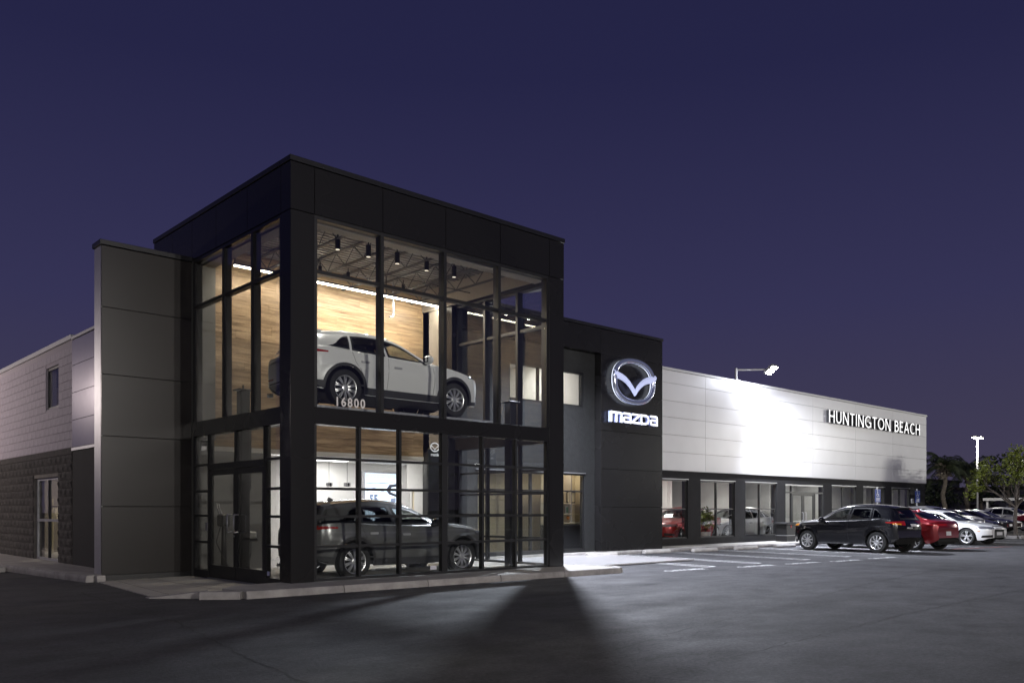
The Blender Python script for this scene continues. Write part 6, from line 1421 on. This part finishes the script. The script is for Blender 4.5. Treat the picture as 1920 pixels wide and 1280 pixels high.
roof_flood('roof_floodlight', 'hidden floodlight on the link roof behind the glass tower', 9.28, 2.58, 7.4, 10000, (R(-34), 0, R(12)), 152, hw=0.06)
def lot_lamp(lb, x, y, h, power, heads=((1, 0), (-1, 0)), col=(1.0, 0.96, 0.88), rz=0.0):
    t = thing('lot_lamp', lb, 'lamp post', (x, y, 0), rotz=rz)
    bm = bmesh.new(); lathe(bm, [(0.0, 0.0), (0.28, 0.0), (0.28, 0.6), (0.24, 0.66), (0.0, 0.66)], 20); obj('footing', bm, M['concrete'], t, smooth=40)
    bm = bmesh.new(); tube(bm, (0, 0, 0.66), (0, 0, h + 0.1), 0.085, 0.065, 14); obj('pole', bm, M['pole'], t, smooth=True)
    for dx, dy in heads:
        d = Vector((dx, dy, 0))
        bm = bmesh.new(); tube(bm, (0, 0, h), tuple(d * 0.35 + Vector((0, 0, h))), 0.035); obj('arm', bm, M['pole'], t)
        bm = bmesh.new(); c = d * 0.62; bx(bm, c.x - 0.26, c.x + 0.26, c.y - 0.2, c.y + 0.2, h - 0.06, h + 0.08); hd = obj('head', bm, M['lamp_metal'], t, bevel=0.02)
        bm = bmesh.new(); bx(bm, c.x - 0.22, c.x + 0.22, c.y - 0.16, c.y + 0.16, h - 0.11, h - 0.061); obj('lens', bm, M['lot_lens'], hd)
        l = lamp_data('lot_light', 'POINT', power / len(heads), col, shadow_soft_size=0.06); lamp_obj('light', l, t, (c.x, c.y, h - 0.13))
    return t
lot_lamp('lit parking-lot lamp post rising behind the young tree', 70.5, 12.6, 7.55, 2200)
lot_lamp('parking-lot lamp post at the far end of the aisle', 54.3, -12.0, 6.6, 10500, col=(1.0, 0.98, 0.90))
lot_lamp('street-side lamp post left of the block wing', -8.0, 17.5, 5.5, 1500, heads=((1, 0),), col=(1.0, 0.86, 0.80))
for x, lb in ((-20.0, 'tall lamp post across the road behind the viewer, left of two'), (3.0, 'tall lamp post across the road behind the viewer, right of two')):
    lot_lamp(lb, x, -41.0, 9.0, 19000 if x < 0 else 30000, col=(1.0, 0.94, 0.88))
# sodium street lamps along the road behind the viewer
def street_lamp(lb, x, y, rz):
    t = thing('street_lamp', lb, 'street lamp', (x, y, 0), rotz=rz, group='sodium street lamps along the road')
    bm = bmesh.new(); tube(bm, (0, 0, 0), (0, 0, 7.6), 0.11, 0.07, 12); path_tube(bm, [(0, 0, 7.6), (0.25, 0, 8.4), (0.9, 0, 8.95), (1.9, 0, 9.1)], 0.05, 8); obj('pole', bm, M['pole'], t, smooth=40)
    bm = bmesh.new(); bx(bm, 1.85, 2.55, -0.15, 0.15, 9.0, 9.18); obj('head', bm, M['lamp_metal'], t, bevel=0.04)
    bm = bmesh.new(); bx(bm, 1.95, 2.5, -0.11, 0.11, 8.94, 8.999); obj('lens', bm, emit('sodium_lens', (1.0, 0.62, 0.25), 40) if 'sodium_lens' not in bpy.data.materials else bpy.data.materials['sodium_lens'], t)
    l = lamp_data('sodium_light', 'SPOT', 900, (1.0, 0.68, 0.38), spot_size=R(160), spot_blend=0.6, shadow_soft_size=0.15); lamp_obj('light', l, t, (2.2, 0, 8.9))
street_lamp('sodium street lamp on the verge behind the viewer, left one', -16.0, -34.0, R(90)); street_lamp('sodium street lamp on the verge behind the viewer, right one', 13.0, -37.0, R(90))

# ------------------------------------------------------------------ plants
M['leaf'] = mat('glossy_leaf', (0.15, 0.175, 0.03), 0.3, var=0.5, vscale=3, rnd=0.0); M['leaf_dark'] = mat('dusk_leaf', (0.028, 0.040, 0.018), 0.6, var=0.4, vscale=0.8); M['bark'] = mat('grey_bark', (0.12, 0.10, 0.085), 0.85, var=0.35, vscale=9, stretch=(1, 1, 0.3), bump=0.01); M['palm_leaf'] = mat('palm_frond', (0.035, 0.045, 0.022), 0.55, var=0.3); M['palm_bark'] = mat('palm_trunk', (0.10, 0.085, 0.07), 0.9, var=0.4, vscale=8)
def leaf_cloud(bm, centre, rad, n, size, rnd, droop=0.2):
    for _ in range(n):
        while True:
            p = Vector((rnd.uniform(-1, 1), rnd.uniform(-1, 1), rnd.uniform(-1, 1)))
            if p.length <= 1: break
        p = Vector((p.x * rad[0], p.y * rad[1], p.z * rad[2])) + Vector(centre)
        d = Vector((rnd.gauss(0, 1), rnd.gauss(0, 1), rnd.gauss(0.1, 0.6))).normalized(); u = d.orthogonal().normalized(); u = (Matrix.Rotation(rnd.uniform(0, 6.28), 3, d) @ u); s = size * rnd.uniform(0.7, 1.3)
        a = bm.verts.new(p); b = bm.verts.new(p + d * s * 0.5 + u * s * 0.24 + d.cross(u) * s * 0.05); c = bm.verts.new(p + d * s); e_ = bm.verts.new(p + d * s * 0.5 - u * s * 0.24 + d.cross(u) * s * 0.05)
        bm.faces.new((a, b, c)); bm.faces.new((a, c, e_))
def young_tree():
    rnd = random.Random(5); base = Vector((41.9, 1.1, 0.13))
    t = thing('broadleaf_tree', 'young glossy-leaved tree lit from the left at the right edge', 'tree', base)
    bm = bmesh.new(); tips = []
    path_tube(bm, [(0, 0, -0.1), (0.02, 0.0, 0.1), (0.0, 0.02, 0.8), (0.04, 0.0, 1.45)], [0.15, 0.10, 0.085, 0.075], 10)
    obj('trunk', bm, M['bark'], t, smooth=50)
    bm = bmesh.new()
    def limb(p, d, l, r, depth):
        q = p; pts = [q]
        for k in range(4):
            d = (d + Vector((rnd.gauss(0, 0.12), rnd.gauss(0, 0.12), rnd.gauss(0.04, 0.08)))).normalized(); q = q + d * l / 4; pts.append(q)
        path_tube(bm, pts, [r, r * 0.85, r * 0.7, r * 0.55, r * 0.42], 6)
        if depth > 0:
            for k in range(3): limb(pts[rnd.choice((2, 3, 4))], (d + Vector((rnd.gauss(0, 0.6), rnd.gauss(0, 0.6), rnd.gauss(0.2, 0.35)))).normalized(), l * rnd.uniform(0.5, 0.7), r * 0.5, depth - 1)
        else: tips.append(q); tips.append(pts[3]); tips.append(pts[2])
    for k in range(8):
        a = 2 * PI * k / 8 + rnd.uniform(-0.3, 0.3); limb(Vector((0.03, 0, 1.3 + 0.05 * k)), Vector((math.cos(a), math.sin(a), rnd.uniform(0.35, 0.9))).normalized(), rnd.uniform(1.5, 1.9), 0.05, 2)
    limb(Vector((0.04, 0, 1.45)), Vector((0.0, 0, 1)), 1.7, 0.06, 2); limb(Vector((0.1, 0, 2.4)), Vector((0.1, -0.25, 1)), 1.5, 0.045, 1)
    obj('branches', bm, M['bark'], t, smooth=50)
    bm = bmesh.new()
    for p in tips: leaf_cloud(bm, p, (0.30, 0.30, 0.22), 15, 0.17, rnd)
    o = obj('crown', bm, M['leaf'], t)
young_tree()
rnd = random.Random(31)
t = thing('potted_plant', 'leafy potted plant standing behind the second showroom window', 'plant', (21.1, 5.85, FZ + 0.003))
bm = bmesh.new(); lathe(bm, [(0.0, 0.0), (0.16, 0.0), (0.22, 0.42), (0.20, 0.42), (0.18, 0.38), (0.0, 0.38)], 20); obj('pot', bm, M['white_wall'], t, smooth=40)
bm = bmesh.new()
for k in range(7): path_tube(bm, [(0, 0, 0.38), (0.06 * math.cos(k), 0.06 * math.sin(k), 0.7), (0.22 * math.cos(k), 0.22 * math.sin(k), 1.05)], 0.008, 5)
obj('stems', bm, M['bark'], t)
bm = bmesh.new(); leaf_cloud(bm, (0, 0, 0.95), (0.36, 0.3, 0.42), 260, 0.17, rnd); obj('foliage', bm, M['leaf'], t)
def palm(lb, x, y, h, seed, rad=2.6):
    rnd = random.Random(seed); t = thing('palm_tree', lb, 'palm tree', (x, y, 0), group='palms beyond the car park')
    bm = bmesh.new(); path_tube(bm, [(0.1 * math.sin(k), 0.1 * math.cos(k * 1.3), h * k / 10) for k in range(11)], [0.26 - 0.008 * k for k in range(11)], 10); obj('trunk', bm, M['palm_bark'], t, smooth=50)
    bm = bmesh.new()
    for k in range(26):
        a = 2 * PI * k / 26 * 2.4 + rnd.uniform(-0.2, 0.2); el = rnd.uniform(-0.3, 1.2); d = Vector((math.cos(a), math.sin(a), 0)); p = Vector((0, 0, h)); v = d * math.cos(el) + Vector((0, 0, math.sin(el))); L_ = rad * rnd.uniform(0.8, 1.15); n = 14; side = Vector((-d.y, d.x, 0)); pts = []
        for i in range(n + 1):
            pts.append(p.copy()); v = (v + Vector((0, 0, -0.105 - 0.03 * i / n))).normalized(); p = p + v * L_ / n
        path_tube(bm, pts[::3], 0.02, 4)
        for i in range(1, n + 1):
            w = rad * 0.26 * math.sin(PI * (0.15 + 0.8 * i / n))
            for s in (-1, 1):
                for jj in (0, 0.5):
                    q = pts[i - 1].lerp(pts[i], jj); tip = q + side * s * w + Vector((0, 0, -w * rnd.uniform(0.4, 0.9))) + (pts[i] - pts[i - 1]) * 1.2
                    bm.faces.new([bm.verts.new(q), bm.verts.new(q + (pts[i] - pts[i - 1]) * 0.4), bm.verts.new(tip)])
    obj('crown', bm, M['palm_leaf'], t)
    bm = bmesh.new(); leaf_cloud(bm, (0, 0, h - 0.5), (0.45, 0.45, 0.8), 160, 0.6, rnd); obj('dead_skirt', bm, M['palm_bark'], t)
for u, v, X, lb, sd in ((1770, 872, 80, 'nearer feathery palm silhouetted right of the white building', 3), (1813, 876, 88, 'second palm silhouetted behind the lit lamp post', 9)):
    p = at(u, v, X=X); palm(lb, p.x, p.y, p.z, sd, 3.1)
def dusk_tree(name, lb, x, y, h, r, seed, n=900, grp='dark trees beyond the car park'):
    rnd = random.Random(seed); t = thing(name, lb, 'tree', (x, y, 0), group=grp)
    bm = bmesh.new(); path_tube(bm, [(0, 0, 0), (0.1, 0, h * 0.3), (0, 0.15, h * 0.55)], [0.22, 0.17, 0.12], 8)
    for k in range(5): a = 1.26 * k; tube(bm, (0, 0.1, h * (0.32 + 0.05 * k)), (r * 0.6 * math.cos(a), r * 0.6 * math.sin(a), h * (0.6 + 0.06 * k)), 0.09, 0.04, 6)
    obj('trunk', bm, M['bark'], t)
    bm = bmesh.new()
    for k in range(16):
        a = rnd.uniform(0, 6.28); q = rnd.uniform(0.1, 0.75) * r; leaf_cloud(bm, (q * math.cos(a), q * math.sin(a), h * rnd.uniform(0.45, 0.92)), (r * 0.36, r * 0.36, h * 0.13), n // 16, 0.42, rnd)
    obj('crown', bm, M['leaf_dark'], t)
TREES = (('low rounded dark tree just right of the white building', 84, 24, 4.6, 3.4), ('dark tree below the nearer palm', 92, 24.5, 4.6, 3.6), ('dark tree between the two palms', 98, 21.5, 5.6, 3.8), ('tall dark tree behind the lit lamp post', 96, 18, 7.5, 4.0), ('broad dark tree behind the young tree', 100, 14, 6.0, 4.5), ('dark tree at the far right edge', 104, 9, 6.4, 4.5))
for k, (lb, x, y, h, r) in enumerate(TREES): dusk_tree('background_tree', lb, x, y, h, r, 20 + k)
# things across the road behind the viewer, seen only as reflections in the glass
verge = tag(slab('verge', [(-60, -42), (60, -46), (60, -31), (-60, -27)], 0.10, mat('mown_grass', (0.045, 0.075, 0.02), 0.9, var=0.4, vscale=6, bump=0.02, bscale=30)), kind='structure')
kerb_run([(60, -30.8), (0, -28.8), (-60, -26.8)], 0.12, verge, step=15)
for k, (x, y, h, r, lb) in enumerate(((-14, -40, 7.5, 4.0, 'tree on the verge opposite the entrance doors'), (-2, -43, 6.2, 4.2, 'tree on the verge opposite the tower corner'), (7, -41, 8.2, 3.6, 'tree on the verge opposite the right tower column'), (19, -44, 7.0, 4.0, 'tree on the verge opposite the sign wall'), (33, -42, 7.6, 4.4, 'tree on the verge opposite the white wall'))):
    dusk_tree('verge_tree', lb, x, y, h, r, 50 + k, 800, 'trees on the verge across the road')
rnd = random.Random(11)
hedge = thing('hedge', 'low clipped hedge on the verge opposite the tower', 'hedge', (2, -30.2, 0.1))
bm = bmesh.new()
for k in range(34): leaf_cloud(bm, (-8 + 0.5 * k, 0, 0.35), (0.42, 0.4, 0.38), 40, 0.2, rnd)
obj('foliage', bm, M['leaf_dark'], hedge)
bm = bmesh.new(); 
for k in range(17): tube(bm, (-8 + k, 0, 0), (-8 + k, 0, 0.4), 0.02, n=5)
obj('stems', bm, M['bark'], hedge)
# low buildings far beyond the car park
def far_house(lb, x, y, w, d, h, m, gable=0.0):
    t = thing('far_building', lb, 'building', (x, y, 0))
    box('wall', -w / 2, w / 2, -d / 2, d / 2, 0, h, m, t)
    bm = bmesh.new()
    if gable:
        v = [bm.verts.new(q) for q in ((-w / 2 - .3, -d / 2 - .3, h), (w / 2 + .3, -d / 2 - .3, h), (w / 2 + .3, d / 2 + .3, h), (-w / 2 - .3, d / 2 + .3, h), (-w / 2 - .3, 0, h + gable), (w / 2 + .3, 0, h + gable))]
        for f in ((0, 1, 5, 4), (2, 3, 4, 5), (0, 4, 3), (1, 2, 5), (0, 3, 2, 1)): bm.faces.new([v[i] for i in f])
        bmesh.ops.recalc_face_normals(bm, faces=bm.faces)
    else: bx(bm, -w / 2 - 0.25, w / 2 + 0.25, -d / 2 - 0.25, d / 2 + 0.25, h + 0.002, h + 0.3)
    obj('roof', bm, M['roof_far'], t)
    for k in range(int(w // 3)):
        xx_ = -w / 2 + 1.5 + 3 * k; box('window', xx_ - 0.5, xx_ + 0.5, -d / 2 - 0.03, -d / 2 - 0.002, 1.0, 2.1, M['trim'], t); 
    for k in range(int(d // 3)):
        yy_ = -d / 2 + 1.5 + 3 * k; box('window', -w / 2 - 0.03, -w / 2 - 0.002, yy_ - 0.5, yy_ + 0.5, 1.0, 2.1, M['trim'], t)
M['roof_far'] = mat('far_roof', (0.07, 0.05, 0.05), 0.8); M['far_wall'] = mat('far_wall', (0.16, 0.15, 0.16), 0.85, var=0.2); M['far_red'] = mat('far_dark_red', (0.20, 0.06, 0.05), 0.8)
far_house('dim grey building at the end of the car park left of the palms', 112, 38, 18, 12, 5.2, M['far_wall']); far_house('long low dim building behind the lamp post', 125, 20, 14, 26, 4.2, M['far_wall'])
t = thing('carport', 'pale flat canopy standing behind the far parked cars', 'canopy', (82, 11, 0))
box('roof', -3, 3, -4, 4, 2.25, 2.5, M['pole'], t)
for sx in (-2.7, 2.7):
    for sy in (-3.7, 3.7): box('post', sx - 0.08, sx + 0.08, sy - 0.08, sy + 0.08, 0, 2.249, M['pole'], t)
